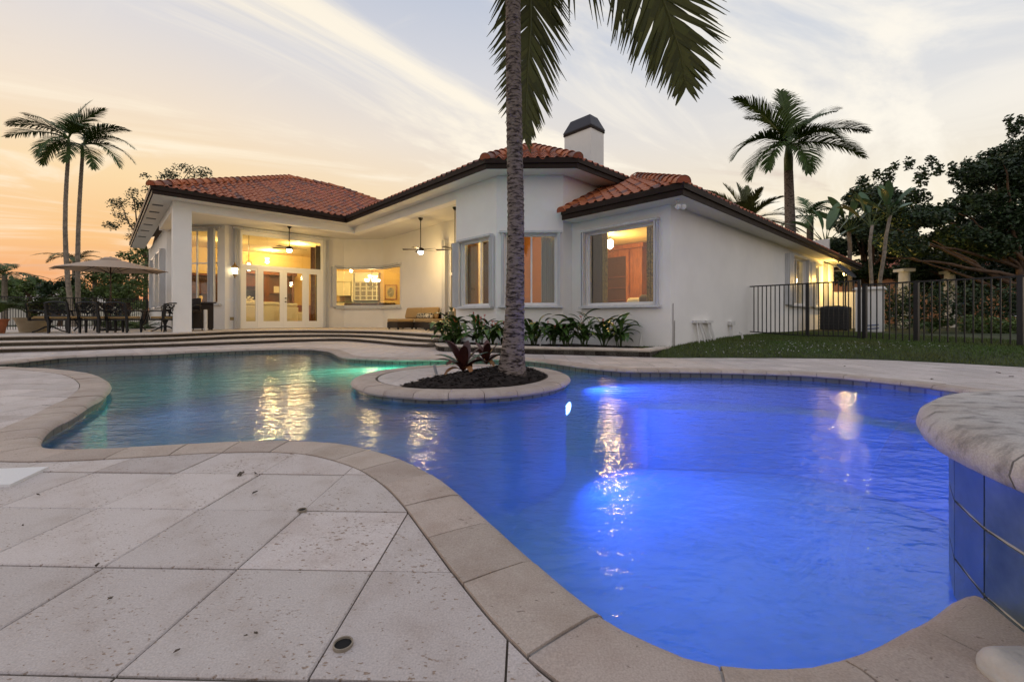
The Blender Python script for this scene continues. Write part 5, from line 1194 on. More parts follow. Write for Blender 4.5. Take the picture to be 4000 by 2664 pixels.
for x in (-.4,.34):
    for y in (-.26,.2): MB().box(x,x+.06,y,y+.06,0,.06).obj('foot', wick_m, t)
p = UT(803,1292); t = tag(MB().lathe([(.055,0),(.055,.72),(.03,.735)], tuple(p), 12).obj('white_post', pvc_m), 'short white pipe standing right of the column', 'pipe')
# outdoor sectional
def module(name, label, cat, a0, a1, b0, b1, back=None):
    t = thing(name, label, cat, P3((a0+a1)/2,(b0+b1)/2,TZ), ANGA, 'outdoor wicker seating'); x, y = (a1-a0)/2-.006, (b1-b0)/2-.006
    MB().box(-x,x,-y,y,.045,.285).obj('wicker_base', wick_m, t); MB().rbox(-x,x,-y,y,.287,.41,.035).obj('seat_cushion', cush_m, t, smooth=True)
    for sx in (-1,1):
        for sy in (-1,1): MB().box(sx*(x-.06)-.03,sx*(x-.06)+.03,sy*(y-.06)-.03,sy*(y-.06)+.03,0,.045).obj('foot', black_m, t)
    if back: MB().box(x-.10,x,-y,y,.286,.66).obj('wicker_back', wick_m, t)
    return t
module('ottoman', 'wicker ottoman with tan cushion at the left of the seating', 'ottoman', .69, 1.43, -2.385, -1.53)
module('ottoman', 'wicker ottoman with tan cushion nearest the planter', 'ottoman', .78, 1.55, -4.95, -4.12)
module('sofa_module', 'wicker sofa module against the porch wall at the left', 'sofa', 1.36, 2.13, -3.55, -2.45, True); module('sofa_module', 'wicker sofa module against the porch wall at the right', 'sofa', 1.36, 2.13, -4.68, -3.56, True)
module('sofa_module', 'wicker corner module at the far right of the seating', 'sofa', 1.56, 2.13, -5.8, -4.70, True)
def cushion(label, px0, px1, a, z0, z1, m, name='back_cushion', th=.16, lean=.25):
    b0, b1 = sorted((b_at(px0,a), b_at(px1,a))); t = thing(name, label, 'cushion', P3(a,(b0+b1)/2,z0), ANGA, 'cushions on the outdoor sofa'); y = (b1-b0)/2
    o = MB().rbox(-th/2,th/2,-y,y,0,z1-z0,min(th,z1-z0)/2-.005,4).obj('cover', m, t, smooth=True); o.rotation_euler = (0,lean,0)
cushion('plump tan back cushion at the left of the outdoor sofa', 1584, 1645, 1.84, TZ+.415, TZ+.88, cush_m); cushion('plump tan back cushion at the right of the outdoor sofa', 1646, 1707, 1.84, TZ+.415, TZ+.88, cush_m)
pm = mat('black_white_pattern', (.015,.012,.01), .7)
nn_, ll = pm.node_tree.nodes, pm.node_tree.links; tcx = nn_.new('ShaderNodeTexCoord'); vo = nn_.new('ShaderNodeTexVoronoi'); vo.feature = 'DISTANCE_TO_EDGE'; ll.new(tcx.outputs['Object'], vo.inputs['Vector']); vo.inputs['Scale'].default_value = 9; rp = nn_.new('ShaderNodeValToRGB'); rp.color_ramp.elements[0].position = .09; rp.color_ramp.elements[0].color = (.7,.62,.45,1); rp.color_ramp.elements[1].position = .13; rp.color_ramp.elements[1].color = (.012,.01,.01,1); ll.new(vo.outputs['Distance'], rp.inputs[0]); ll.new(rp.outputs[0], nn_['Principled BSDF'].inputs['Base Color'])
cushion('long black patterned pillow in the middle of the sofa', 1628, 1686, 1.62, TZ+.415, TZ+.64, pm, 'patterned_pillow', .14, .3)
t = thing('wicker_armchair', 'dark wicker armchair back beside the bay wall', 'armchair', P3(.75,-6.3,TZ), ANGA)
MB().box(-.35,.35,-.42,.40,.04,.30).obj('base', wick_m, t); MB().box(-.35,.35,-.42,-.30,.302,.86).obj('back', wick_m, t); MB().rbox(-.3,.33,-.28,.38,.302,.42,.03).obj('seat_cushion', cush_m, t, smooth=True); MB().rbox(-.32,.32,-.29,-.12,.43,.88,.06).obj('back_cushion', cush_m, t, smooth=True)
t = thing('glass_lantern', 'clear ribbed glass vase with spiky plant on the sofa table', 'vase', P3(1.15,-5.3,TZ)); MB().box(-.25,.25,-.25,.25,0,.40).obj('side_table', wick_m, t)
MB().lathe([(.10,.402),(.13,.45),(.13,.66),(.10,.68)], n=14).obj('vase', mat('greenish_glass', (.16,.16,.10), .15), t, smooth=True)
m_ = MB()
for i in range(9): a = i*.7; m_.tube([(0,0,.66),(.05*math.cos(a),.05*math.sin(a),.78),(.12*math.cos(a),.12*math.sin(a),.86)], [.012,.01,.002], 4)
m_.obj('leaves', helic_m, t)
# ================================================================== FENCE
def fence_run(t, p, q, z0p, z1p, z0q, z1q, n, bottom=True, pk=.011, post0=False, post1=True, pw=.038, lab=None):
    p, q = Vector(p), Vector(q); L = (q-p).length; d = (q-p)/L; s = Vector((d.y,-d.x))
    def bar(a, b, za0, za1, zb0, zb1, w): 
        P_, Q_ = p+d*a, p+d*b; return MB().hexa([(P_.x-s.x*w,P_.y-s.y*w,za0),(Q_.x-s.x*w,Q_.y-s.y*w,zb0),(Q_.x+s.x*w,Q_.y+s.y*w,zb0),(P_.x+s.x*w,P_.y+s.y*w,za0),(P_.x-s.x*w,P_.y-s.y*w,za1),(Q_.x-s.x*w,Q_.y-s.y*w,zb1),(Q_.x+s.x*w,Q_.y+s.y*w,zb1),(P_.x+s.x*w,P_.y+s.y*w,za1)])
    bar(0,L,z1p-.035,z1p,z1q-.035,z1q,.02).obj('top_rail', black_m, t)
    if bottom: bar(0,L,z0p+.05,z0p+.08,z0q+.05,z0q+.08,.016).obj('bottom_rail', black_m, t)
    for i in range(1,n):
        u_ = L*i/n; f_ = i/n; za, zb = z0p+(z0q-z0p)*f_, z1p+(z1q-z1p)*f_; bar(u_-pk,u_+pk,za+(.055 if bottom else -.05),zb-.01,za+(.055 if bottom else -.05),zb-.01,pk).obj('picket', black_m, t)
    if post0: bar(-pw,pw,z0p-.08,z1p+.006,z0p-.08,z1p+.006,pw).obj('post', black_m, t)
    if post1: bar(L-pw,L+pw,z0q-.08,z1q+.006,z0q-.08,z1q+.006,pw).obj('post', black_m, t)
def hg(px, ytop, ybot, hgt=1.5):
    d = hgt*F/(ybot-ytop); return Vector(((px-CX)/F*d, d)), EYE-(ybot-HY)/F*d, EYE+(HY-ytop)/F*d
f0 = (P2(1.604,-13.02)+A*4.95-B*.03, .30, 1.82)
f1 = hg(3154,1106,1322,1.52); f2 = hg(3356,1094,1328,1.52); f3 = hg(3378,1108,1340,1.50); f4 = hg(3580,1098,1352,1.5); f5 = hg(3985,1079,1372,1.5)
t = thing('pool_fence', 'black metal picket fence between house wall and gate', 'fence', (0,0,0), 0, 'black metal pool fence'); fence_run(t, f0[0], f1[0], .31, f1[2], f1[1], f1[2], 13)
t = thing('fence_gate', 'black metal picket gate in the pool fence', 'gate', (0,0,0)); fence_run(t, f1[0]+(f2[0]-f1[0])*.04, f2[0], f1[1]+.02, f1[2], f2[1]+.02, f2[2], 10, True, pw=.03)
t = thing('pool_fence', 'black metal picket fence running to the right edge', 'fence', (0,0,0), 0, 'black metal pool fence')
zt3 = (f3[2]+f5[2])/2; fence_run(t, f3[0], f4[0], f3[1], zt3, f4[1], zt3, 8, False, post0=True, pw=.042); fence_run(t, f4[0], f5[0], f4[1], zt3, f5[1], zt3, 12, False, pw=.042); f6 = f5[0]+(f5[0]-f4[0])*1.0; fence_run(t, f5[0], f6, f5[1], zt3, f5[1]-.1, zt3, 12, False, pw=.042)
# low black fence behind the terrace on the left
t = thing('garden_fence', 'low black metal fence behind the dining furniture', 'fence', (0,0,0)); L0, L1 = UD(-60,1300,16.5), UD(575,1297,19.5)
fence_run(t, L0[:2], L1[:2], .22, 1.62, .2, 1.62, 66, True, pk=.009, post0=True)
# ================================================================== UTILITIES ALONG THE RIGHT WALL
def wpx(px, z, o=0): return WR.pt(WR.u(px), z, o)
gz = lambda px, o=.05: float(lawn_h(np.array([wpx(px,0,o)[:2]]))[0])
t = thing('conduit_boxes', 'pair of white junction boxes with splayed pvc conduits on the wall', 'conduits', (0,0,0))
for x0, x1 in ((2703,2736),(2741,2768)): m_ = MB(); WR.box(m_, WR.u(x0), WR.u(x1), WR.z(x0,1262), WR.z(x0,1252), .002, .12); m_.obj('junction_box', pvc_m, t)
for x0, x1 in ((2711,2706),(2718,2728),(2722,2729),(2727,2741),(2754,2753),(2757,2763),(2762,2768),(2764,2771)): m_ = MB(); p = wpx(x0, WR.z(x0,1260), .07); q = wpx(x1, gz(x1)-.02, .16); m_.tube([p,q], .017, 8); m_.obj('conduit', pvc_m, t)
t = thing('meter_box', 'small white box on two thin pipes against the wall', 'box', (0,0,0)); m_ = MB(); WR.box(m_, WR.u(2842), WR.u(2858), WR.z(2850,1270), WR.z(2850,1255), .002, .10); m_.obj('cover', pvc_m, t)
for x in (2845,2852): m_ = MB(); m_.tube([wpx(x, WR.z(2850,1270), .05), wpx(x, gz(x)-.02, .05)], .014, 7); m_.obj('pipe', pvc_m, t)
p = U(2815,1336,.2); p = wpx(2815, 0, .55); zz_ = float(lawn_h(np.array([p[:2]]))[0]); m_ = MB(); m_.tube([(p.x,p.y,zz_-.02),(p.x-.02,p.y,zz_+.13),(p.x-.05,p.y-.01,zz_+.17),(p.x-.09,p.y-.02,zz_+.17)], .026, 8); tag(m_.obj('pvc_stub', pvc_m), 'bent white pvc stub standing in the grass', 'pipe')
t = thing('cable_run', 'two thin grey cables up the corner of the right wall', 'cable', (0,0,0))
for x, y in ((2627,1185),(2633,1252)): m_ = MB(); m_.tube([wpx(x, gz(2630)-.02, .015), wpx(x, WR.z(x,y), .015)], .008, 6); m_.obj('cable', mat('grey_cable', (.25,.22,.2), .6), t)
p = P3(1.35,-13.30,3.319); t = thing('floodlight', 'small unlit twin floodlight under the eave corner', 'floodlight', p, .2)
for s in (-1,1): MB().lathe([(.03,.0),(.055,.05),(.06,.11),(.05,.12)], n=12).obj('lamp_head', pvc_m, t, smooth=True).location = (s*.06,-.04,-.15)
for o in t.children: o.rotation_euler = (R(110),0,0)
MB().lathe([(.05,-.05),(.05,0)], n=12).obj('mount', pvc_m, t)
# air conditioner, dish and low yellow-lit wall at the far right
pa = Vector(((3264-CX)/F*16.4, 16.4, 0)); zg = float(lawn_h(np.array([pa[:2]]))[0]); t = thing('air_conditioner', 'dark square air conditioning unit by the lit garden wall', 'machine', (pa.x,pa.y,zg), ANGA)
MB().rbox(-.42,.42,-.42,.42,.04,.92,.05,2).obj('cabinet', mat('dark_grey_cabinet', (.03,.03,.032), .5), t); m_ = MB()
for k in range(14): m_.box(-.435,.435,-.435,.435,.08+k*.055,.095+k*.055)
tag(m_.obj('louvres', black_m, t), kind='stuff'); MB().lathe([(.34,.921),(.34,.95),(.05,.97)], n=20).obj('fan_guard', black_m, t)
pd = Vector(((3302-CX)/F*17.6, 17.6, 0)); dd_ = pd.y; t = thing('satellite_dish', 'dark satellite dish on a pole below the far eave', 'dish', (pd.x,pd.y,zg))
zd = EYE+(HY-1062)/F*dd_-zg
MB().tube([(0,0,0),(0,0,zd)], .025, 8).obj('pole', black_m, t); o = MB().lathe([(.02,-.06),(.25,-.02),(.42,.05),(.43,.055),(.24,-.005),(.02,-.045)], n=28).obj('reflector', mat('grey_dish', (.06,.06,.065), .5), t, smooth=True); o.location = (0,0,zd); o.rotation_euler = (R(38), R(28), 0)
MB().tube([(0,0,zd-.05),(.25,-.35,zd+.1)], .012, 6).obj('feed_arm', black_m, t)
gx = lambda px, d: (px-CX)/F*d
w5 = WF((gx(3225,20.6),20.6), (gx(3382,20.6),20.55)); t = thing('garden_wall', 'low stucco garden wall lit yellow behind the air conditioner', 'wall', (0,0,0)); zt5 = w5.z(3320,1141)
m_ = MB(); w5.box(m_, 0, w5.L, -.05, zt5, -.15, 0); m_.obj('wall_face', stucco, t)
t = thing('wall_pier', 'white capped wall pier standing behind the fence gate', 'pier', (gx(3420,15.8), 15.8, 0), ANGA); zp = EYE+(HY-1132)/F*15.8
MB().box(-.22,.22,-.22,.55,-.05,zp).obj('shaft', stucco, t); MB().box(-.29,.29,-.29,.62,zp+.002,zp+.05).obj('cap', stucco, t); MB().box(-.25,.25,-.25,.58,zp+.052,zp+.10).obj('cap_top', stucco, t)
pl_ = Vector((gx(3300,19.2), 19.2, 2.75)); t = thing('wall_lamp', 'lit lamp on a thin post below the far right eave', 'lamp', pl_); MB().lathe([(.05,-.10),(.07,.0),(.03,.06)], n=12).obj('shade', emat('yellow_wall_lamp', (1,.72,.25), 10), t, smooth=True); MB().lathe([(.075,.061),(.075,.08)], n=12).obj('cap', black_m, t); MB().tube([(0,0,.08),(0,.2,.35),(-.1,.3,.60)], .015, 6).obj('bracket', black_m, t); lamp('wall_light', (0,-.1,-.22), 170, (1,.62,.16), .08, t)
t = thing('garden_pump', 'small pump with blue hose beside the garden wall', 'pump', (pa.x+.9, pa.y-.5, zg)); MB().lathe([(.10,0),(.10,.25),(.04,.28),(.03,.6)], n=12).obj('body', black_m, t); m_ = MB(); m_.tube([(-.1+.22*math.cos(k*.6),-.2+.16*math.sin(k*.6),.03+.012*k) for k in range(24)], .018, 6); m_.obj('hose', mat('blue_hose', (.02,.06,.2), .5), t, smooth=True)
# ================================================================== PLANTS
def frond_mesh(name, pts, nl, ll, lw, m, droop=.35, ang=58, fold=.25, rad=.02, taper=True, start=.12, split=2, jit=.12, side_only=None, ref=(0,0,1)):
    """one palm frond: stalk along pts, leaflets on both sides"""
    P_ = [Vector(p) for p in pts]; d = [0]
    for a, b in zip(P_[:-1], P_[1:]): d.append(d[-1]+(b-a).length)
    L = d[-1]
    def at(s):
        s = min(max(s, 0), L)
        for i in range(len(d)-1):
            if s <= d[i+1] or i == len(d)-2:
                f = (s-d[i])/max(d[i+1]-d[i], 1e-6); return P_[i].lerp(P_[i+1], f), (P_[i+1]-P_[i]).normalized()
    V = []
    for k in range(nl):
        s = start+(1-start)*k/(nl-1); p, tg = at(s*L)
        p0, t0 = at(s*L-.05*L); p1, t1 = at(s*L+.05*L); tg = (t0+tg+t1).normalized()
        sd = tg.cross(Vector(ref))
        if sd.length < .05: sd = Vector((1,0,0))
        sd.normalize(); up = sd.cross(tg).normalized()
        prof = math.sin(math.pi*min(1, .18+.82*s)**.8)**.55 if taper else 1
        prof = max(.25, prof)
        for sg in (-1, 1):
            if side_only and sg != side_only: continue
            a = R(ang*(1-.45*s)+random.uniform(-6,6)); l_ = ll*prof*random.uniform(1-jit,1+jit); w_ = lw*random.uniform(.8,1.2)
            dv = (tg*math.cos(a)+sd*sg*math.sin(a)+up*(fold+random.uniform(-.08,.08))).normalized(); q = p; prev = None
            wv = dv.cross(up).normalized()
            segs = split+1
            for j in range(segs):
                f0, f1 = j/segs, (j+1)/segs
                q1 = q+dv*(l_/segs); w0 = w_*(1-f0**2*.9 if j else .6); w1 = w_*(1-f1**2*.92)
                V.append([q-wv*w0*.5, q+wv*w0*.5, q1+wv*w1*.5, q1-wv*w1*.5]); q = q1
                dv = (dv+Vector((0,0,-droop*(.6+.8*f1)))).normalized()
    return V, P_, rad
def build_frond(parent, pts, nl, ll, lw, m, stalk=None, **k):
    V, P_, rad = frond_mesh('frond', pts, nl, ll, lw, m, **k)
    mb = MB(); mb.tube(P_, [rad*(1-.85*i/(len(P_)-1)) for i in range(len(P_))], 6)
    for q in V: mb.add(q, [(0,1,2,3)])
    return mb.obj('frond', m, parent)
def arc(o, az, L, e0, e1, n=9):
    p = Vector(o); out = [p.copy()]
    for i in range(n):
        e = R(e0+(e1-e0)*(i+.5)/n); p = p+Vector((math.cos(az)*math.cos(e), math.sin(az)*math.cos(e), math.sin(e)))*(L/n); out.append(p.copy())
    return out
def ringed(pts, radii, n=16, ring=.09, amp=.012):
    P_ = [Vector(p) for p in pts]; out, rr = [], []
    tot = sum((b-a).length for a, b in zip(P_[:-1], P_[1:])); acc = 0
    for i in range(len(P_)-1):
        seg = (P_[i+1]-P_[i]).length; k = max(2, int(seg/ring*3))
        for j in range(k):
            f = j/k; out.append(P_[i].lerp(P_[i+1], f)); s = acc+seg*f; rr.append(radii[i]+(radii[i+1]-radii[i])*f+amp*(((s/ring)%1)-.5)*random.uniform(.6,1.4))
        acc += seg
    out.append(P_[-1]); rr.append(radii[-1]); return out, rr
# ---- the tall palm on the island
pb = Vector((.012,5.62,.05)); tr_pts = [UD(1999,1478,5.62), UD(2000,1420,5.62), UD(2006,1330,5.62), UD(2011,1220,5.62), UD(2014,1000,5.62), UD(2015,840,5.62), UD(2011,600,5.62), UD(2006,300,5.62), UD(2004,0,5.62), UD(2002,-420,5.62)]
t = thing('island_palm', 'tall palm with a grey ringed trunk rising from the pool island', 'palm', pb)
def loc(pts, o): return [Vector(p)-Vector(o) for p in pts]
px2m = 5.62/F/2
tp, trr = ringed(loc(tr_pts, pb), [120*px2m, 104*px2m, 84*px2m, 76*px2m, 68*px2m, 65*px2m, 63*px2m, 60*px2m, 57*px2m, 54*px2m], amp=.010, ring=.075)
m_ = MB(); m_.tube(tp, trr, 20); m_.obj('trunk', bark_m, t, smooth=True)
crown = Vector(tr_pts[-1])-pb
MB().tube([crown-Vector((0,0,.35)), crown+Vector((0,0,.25)), crown+Vector((0,0,.9))], [.11,.13,.05], 12).obj('crownshaft', mat('green_crownshaft', (.10,.14,.04), .5), t, smooth=True)
# the fronds that hang into the picture, then the rest of the crown above it
fr = [crown+Vector((0,0,.5)), Vector((.75,-.05,5.95)), Vector((1.30,-.10,5.85)), Vector((1.72,-.12,5.25)), Vector((1.98,-.12,4.55)), Vector((2.14,-.10,4.05)), Vector((2.20,-.08,3.72))]
build_frond(t, fr, 92, 1.22, .062, leafb_m, droop=.06, ang=60, fold=.10, rad=.03, start=.18, split=2, ref=(.1,1,.25))
fl_ = [crown+Vector((0,0,.4)), Vector((.20,.55,6.0)), Vector((.26,.75,5.6)), Vector((.26,.78,5.0)), Vector((.22,.72,4.4)), Vector((.19,.66,3.8)), Vector((.17,.62,3.35))]
build_frond(t, fl_, 78, .92, .058, leafb_m, droop=.10, ang=56, fold=.05, rad=.03, start=.25, split=2, ref=(-.35,1,.1))
for az, e0, L in ((100,50,2.6),(170,42,2.6),(215,35,2.6),(255,48,2.4),(135,64,2.4)):
    build_frond(t, arc(crown+Vector((0,0,.5)), R(az), L, e0, e0-75), 34, .8, .045, leafb_m, droop=.15, fold=.0, rad=.03)
# ---- generic palm
def palm(name, label, base, top, r0, r1, fronds, m, bark, ll, nl=30, lw=.035, shaft=None, bend=(0,0), group=None, droop=.22, fold=.1, ang=58):
    base, top = Vector(base), Vector(top); t = thing(name, label, 'palm', base, 0, group); T_ = top-base
    k = 7; pts = [Vector((T_.x*i/k+bend[0]*math.sin(math.pi*i/k), T_.y*i/k+bend[1]*math.sin(math.pi*i/k), T_.z*i/k)) for i in range(k+1)]
    tp, rr = ringed(pts, [r0+(r1-r0)*i/k for i in range(k+1)], ring=.16, amp=.008); MB().tube(tp, rr, 12).obj('trunk', bark, t, smooth=True)
    if shaft: MB().tube([T_-Vector((0,0,.03)), T_+Vector((0,0,shaft*.4)), T_+Vector((0,0,shaft))], [r1*1.02, r1*1.05, r1*.45], 10).obj('crownshaft', mat('green_crownshaft', (.10,.14,.04), .5), t, smooth=True)
    o = T_+Vector((0,0,(shaft or 0)*.85))
    for az, L, e0, e1 in fronds: build_frond(t, arc(o, R(az), L*(1.14 if name == 'royal_palm' else 1), e0, e1), nl, ll, lw, m, droop=droop, fold=fold, ang=ang, rad=.022*max(1, L/1.6))
    return t
D_ = 22.0
palm('slim_palm', 'left one of the twin slim palms behind the terrace', (UD(289,1240,D_).x, D_, .1), UD(268,590,D_), .12, .075, [(180,2.6,52,5),(184,3.0,22,-22),(60,2.4,84,55),(172,2.2,5,-80),(268,2.1,-8,-82),(10,2.3,66,25),(225,2.2,45,-35),(120,2.2,72,35),(200,2.4,36,-20),(330,2.2,40,-30)], leaf_m, barkl_m, .85, 44, .05, .75, (-.30,0), 'twin slim palms')
palm('slim_palm', 'right one of the twin slim palms behind the terrace', (UD(308,1240,D_+.6).x, D_+.6, .1), UD(322,612,D_+.6), .12, .075, [(0,2.9,38,-45),(352,2.8,12,-70),(4,2.4,60,-10),(40,2.3,64,5),(290,2.1,-5,-82),(200,1.8,20,-75),(80,2.0,74,35),(330,2.2,-10,-80),(15,2.6,25,-60)], leaf_m, barkl_m, .8, 44, .05, .7, (-.14,0), 'twin slim palms')
D_ = 24.0
palm('royal_palm', 'royal palm with a stout pale trunk behind the right roof', (UD(3100,1240,D_).x, D_, 0), UD(3080,668,D_), .34, .22, [(180,3.5,62,18),(186,3.3,30,-62),(192,3.0,-2,-80),(10,3.4,56,12),(356,3.8,34,-18),(345,3.3,8,-40),(95,2.9,88,70),(265,2.6,-15,-85),(215,2.8,6,-84),(300,2.6,30,-60),(130,2.8,70,20),(50,2.8,45,-20)], leaf_m, bark_m, 1.3, 84, .07, 1.7, (0,0), None, .36, .34)
D_ = 27.0
palm('date_palm', 'feathery date palm low behind the right roof tiles', (UD(2915,1240,D_).x, D_, 0), UD(2915,870,D_), .3, .28, [(180,3.1,58,22),(165,2.8,75,50),(120,2.6,84,70),(60,2.7,82,55),(20,3.2,50,8),(0,3.3,30,-20),(185,3.2,30,-22),(345,3.0,12,-40),(200,3.0,8,-45),(270,2.4,70,20),(300,2.6,50,0),(230,2.6,45,-10)], mat('olive_palm_leaf', (.10,.11,.03), .5, isl=.35), bark_m, .7, 56, .07, None, (0,0), None, .15, .25, 48)
palm('bushy_palm', 'bushy green palm right of the royal palm trunk', (UD(3160,1240,30).x, 30, 0), UD(3165,850,30), .22, .2, [(0,2.6,50,-35),(20,2.5,70,0),(340,2.4,25,-60),(160,2.4,55,-20),(180,2.4,20,-60),(300,2.2,10,-70),(230,2.2,15,-70),(90,2.2,80,30),(270,2.2,60,-30)], mat('bright_palm_leaf', (.06,.11,.02), .5, isl=.35), bark_m, .8, 30, .07, None, (0,0), None, .35, .1)
# background palms on the left
for i, (px, py, d, lb) in enumerate(((18,1075,24,'small palm at the left edge beside the umbrella'),(290,1020,30,'short palm with arching fronds behind the umbrella'),(370,1075,27,'dark young palm just above the umbrella canopy'))):
    palm('garden_palm', lb, (UD(px,1240,d).x, d, 0), UD(px,py,d), .14, .11, [(k*42+i*20, random.uniform(1.5,2.1), random.uniform(10,75), random.uniform(-60,-10)) for k in range(9)], leaf_m, barkl_m, .55, 24, .06, None, (0,0), 'garden palms on the left')
# ---- broad trees
def leaves(clumps, n, size, flat=.6):
    out = []; vol = np.array([c[1][0]*c[1][1]*c[1][2] for c in clumps])**(2/3); vol /= vol.sum()
    for (c, r), f in zip(clumps, vol):
        k = max(6, int(n*f)); d = rng.normal(size=(k,3)); d /= np.linalg.norm(d, axis=1)[:,None]; rad = rng.random(k)**.45
        p = np.array(c)+d*rad[:,None]*np.array(r); u_ = rng.normal(size=(k,3)); u_[:,2] *= flat; u_ /= np.linalg.norm(u_, axis=1)[:,None]
        w_ = rng.normal(size=(k,3)); w_ -= (w_*u_).sum(1)[:,None]*u_; w_ /= np.linalg.norm(w_, axis=1)[:,None]; s = (size*rng.uniform(.6,1.4,k))[:,None]
        out.append(np.stack([p-u_*s, p+w_*s*.5, p+u_*s, p-w_*s*.5], 1))
    return np.concatenate(out)
def limb(a, b, sag, r0, r1, n=7, wob=.1):
    a, b = Vector(a), Vector(b); pts = [a.lerp(b, i/n)+Vector((random.uniform(-wob,wob), random.uniform(-wob,wob), sag*math.sin(math.pi*i/n)+random.uniform(-wob,wob)*.5)) for i in range(n+1)]; pts[0] = a; return pts, [r0+(r1-r0)*i/n for i in range(n+1)]
def tree(name, label, base, clumps, n, size, m, trunk_r=.2, bark=barkt_m, group=None, limbs=True, fork=.45):
    base = Vector(base); t = thing(name, label, 'tree', base, 0, group); loc_c = [(Vector(c)-base, r) for c, r in clumps]
    zc = min(c.z for c, r in loc_c); cen = sum((c for c, r in loc_c), Vector())/len(loc_c); fk = Vector((cen.x*.3, cen.y*.3, max(.4, zc*fork+cen.z*.2)))
    mb = MB(); pts, rr = limb((0,0,-.1), fk, 0, trunk_r, trunk_r*.75, 6, .05); mb.tube(pts, rr, 9); trunk = mb.obj('trunk', bark, t, smooth=True)
    if limbs:
        for c, r in (loc_c if len(loc_c) <= 12 else random.sample(loc_c, 12)):
            mb = MB(); pts, rr = limb(fk, c, .2, trunk_r*.5, .02, 7, .12); mb.tube(pts, rr, 6); mb.obj('limb', bark, t, smooth=True)
    quads('crown', leaves(loc_c, n, size), m, t); return t
def px_clumps(lst, depth, dj=1.0):
    out = []
    for px, py, rpx, rpy in lst:
        d = depth+random.uniform(-dj,dj); p = UD(px,py,d); out.append((p, (rpx*d/F, rpx*d/F*.8, rpy*d/F)))
    return out
# big dark ficus filling the right edge
def fill(poly, n, r0, r1):
    xs = [p[0] for p in poly]; ys = [p[1] for p in poly]; out = []
    while len(out) < n:
        q = (random.uniform(min(xs),max(xs)), random.uniform(min(ys),max(ys)))
        if inpoly(q, poly): r = random.uniform(r0,r1); out.append((q[0], q[1], r, r*.62))
    return out
fic = fill([(3420,760),(3560,735),(3700,740),(3830,640),(3950,560),(4080,500),(4350,480),(4350,1000),(3900,1010),(3560,960),(3420,930)], 135, 40, 88)+[(x,y,r,r*1.5) for x, y, r in ((3495,650,15),(3550,640,20),(3635,630,18),(3665,660,20),(3425,685,16),(3720,665,22),(3370,720,26),(3345,755,24),(3470,690,26),(3600,690,30),(3780,650,26),(3990,480,22),(3940,470,16),(4030,450,20),(3960,510,26))]
tree('ficus_tree', 'huge dark spreading tree filling the right edge above the fence', (20.5,17.4,.2), px_clumps(fic, 19.6, 2.0), 90000, .078, leafd_m, .15)
t = bpy.data.objects['ficus_tree']
for a, b in (((4010,1180),(3560,1010)),((4010,1150),(3640,940)),((3990,1130),(3500,900)),((4100,1100),(3750,830)),((3960,1080),(3430,1000))):
    mb = MB(); pts, rr = limb(UD(*a,17.2)-t.location, UD(*b,18.2)-t.location, .1, .085, .02, 9, .08); mb.tube(pts, rr, 7); mb.obj('limb', barkt_m, t, smooth=True)
tree('ficus_tree', 'dark leafy tree left of the huge one behind the paddle-leaved plants', (UD(3380,1240,27).x,27,0), px_clumps(fill([(3330,760),(3440,720),(3560,760),(3600,1060),(3300,1100),(3230,960)], 44, 40, 70), 27, 1.5), 24000, .10, leafd_m, .25)
tree('ficus_tree', 'dark understorey tree low behind the right fence', (UD(3780,1240,24).x,24,0), px_clumps(fill([(3520,1000),(4050,950),(4150,1150),(3500,1150)], 44, 45, 80), 24, 1.5), 20000, .10, leafd_m, .25)
# sparse tree behind the left wing
sp_ = fill([(400,900),(440,800),(500,700),(600,660),(760,640),(850,670),(860,760),(600,800),(560,960)], 46, 18, 40)
tree('airy_tree', 'airy small-leaved tree showing behind the left roof corner', (UD(560,1240,31).x,31,0), px_clumps(sp_, 31, 1.5), 4200, .075, leafd_m, .16)
# trees and shrubs on the far left
for i, (lst, d, n, s, m, lb) in enumerate((
    (fill([(250,1120),(420,1020),(560,980),(570,1200),(260,1210)], 34, 30, 55), 27, 9000, .085, leafg_m, 'dense green tree behind the umbrella next to the house'),
    (fill([(160,1110),(300,1075),(330,1190),(170,1200)], 16, 26, 44), 29, 4500, .085, leafd_m, 'dark rounded tree behind the left side of the umbrella'),
    (fill([(60,1110),(150,1085),(160,1150),(40,1150)], 12, 24, 40), 44, 3200, .12, leafg_m, 'distant green tree above the neighbouring white roof'),
    (fill([(-60,1090),(40,1070),(70,1180),(-60,1180)], 12, 30, 45), 34, 3200, .11, leafg_m, 'green tree at the left edge behind the small palm'),
    (fill([(420,1130),(560,1080),(570,1250),(430,1260)], 16, 24, 40), 23, 5200, .06, leafg_m, 'leafy shrub mass beside the left house corner'))):
    tree('garden_tree', lb, (UD(np.mean([q[0] for q in lst]),1240,d).x, d, 0), px_clumps(lst, d, 1.0), n, s, m, .15, group='trees behind the terrace')
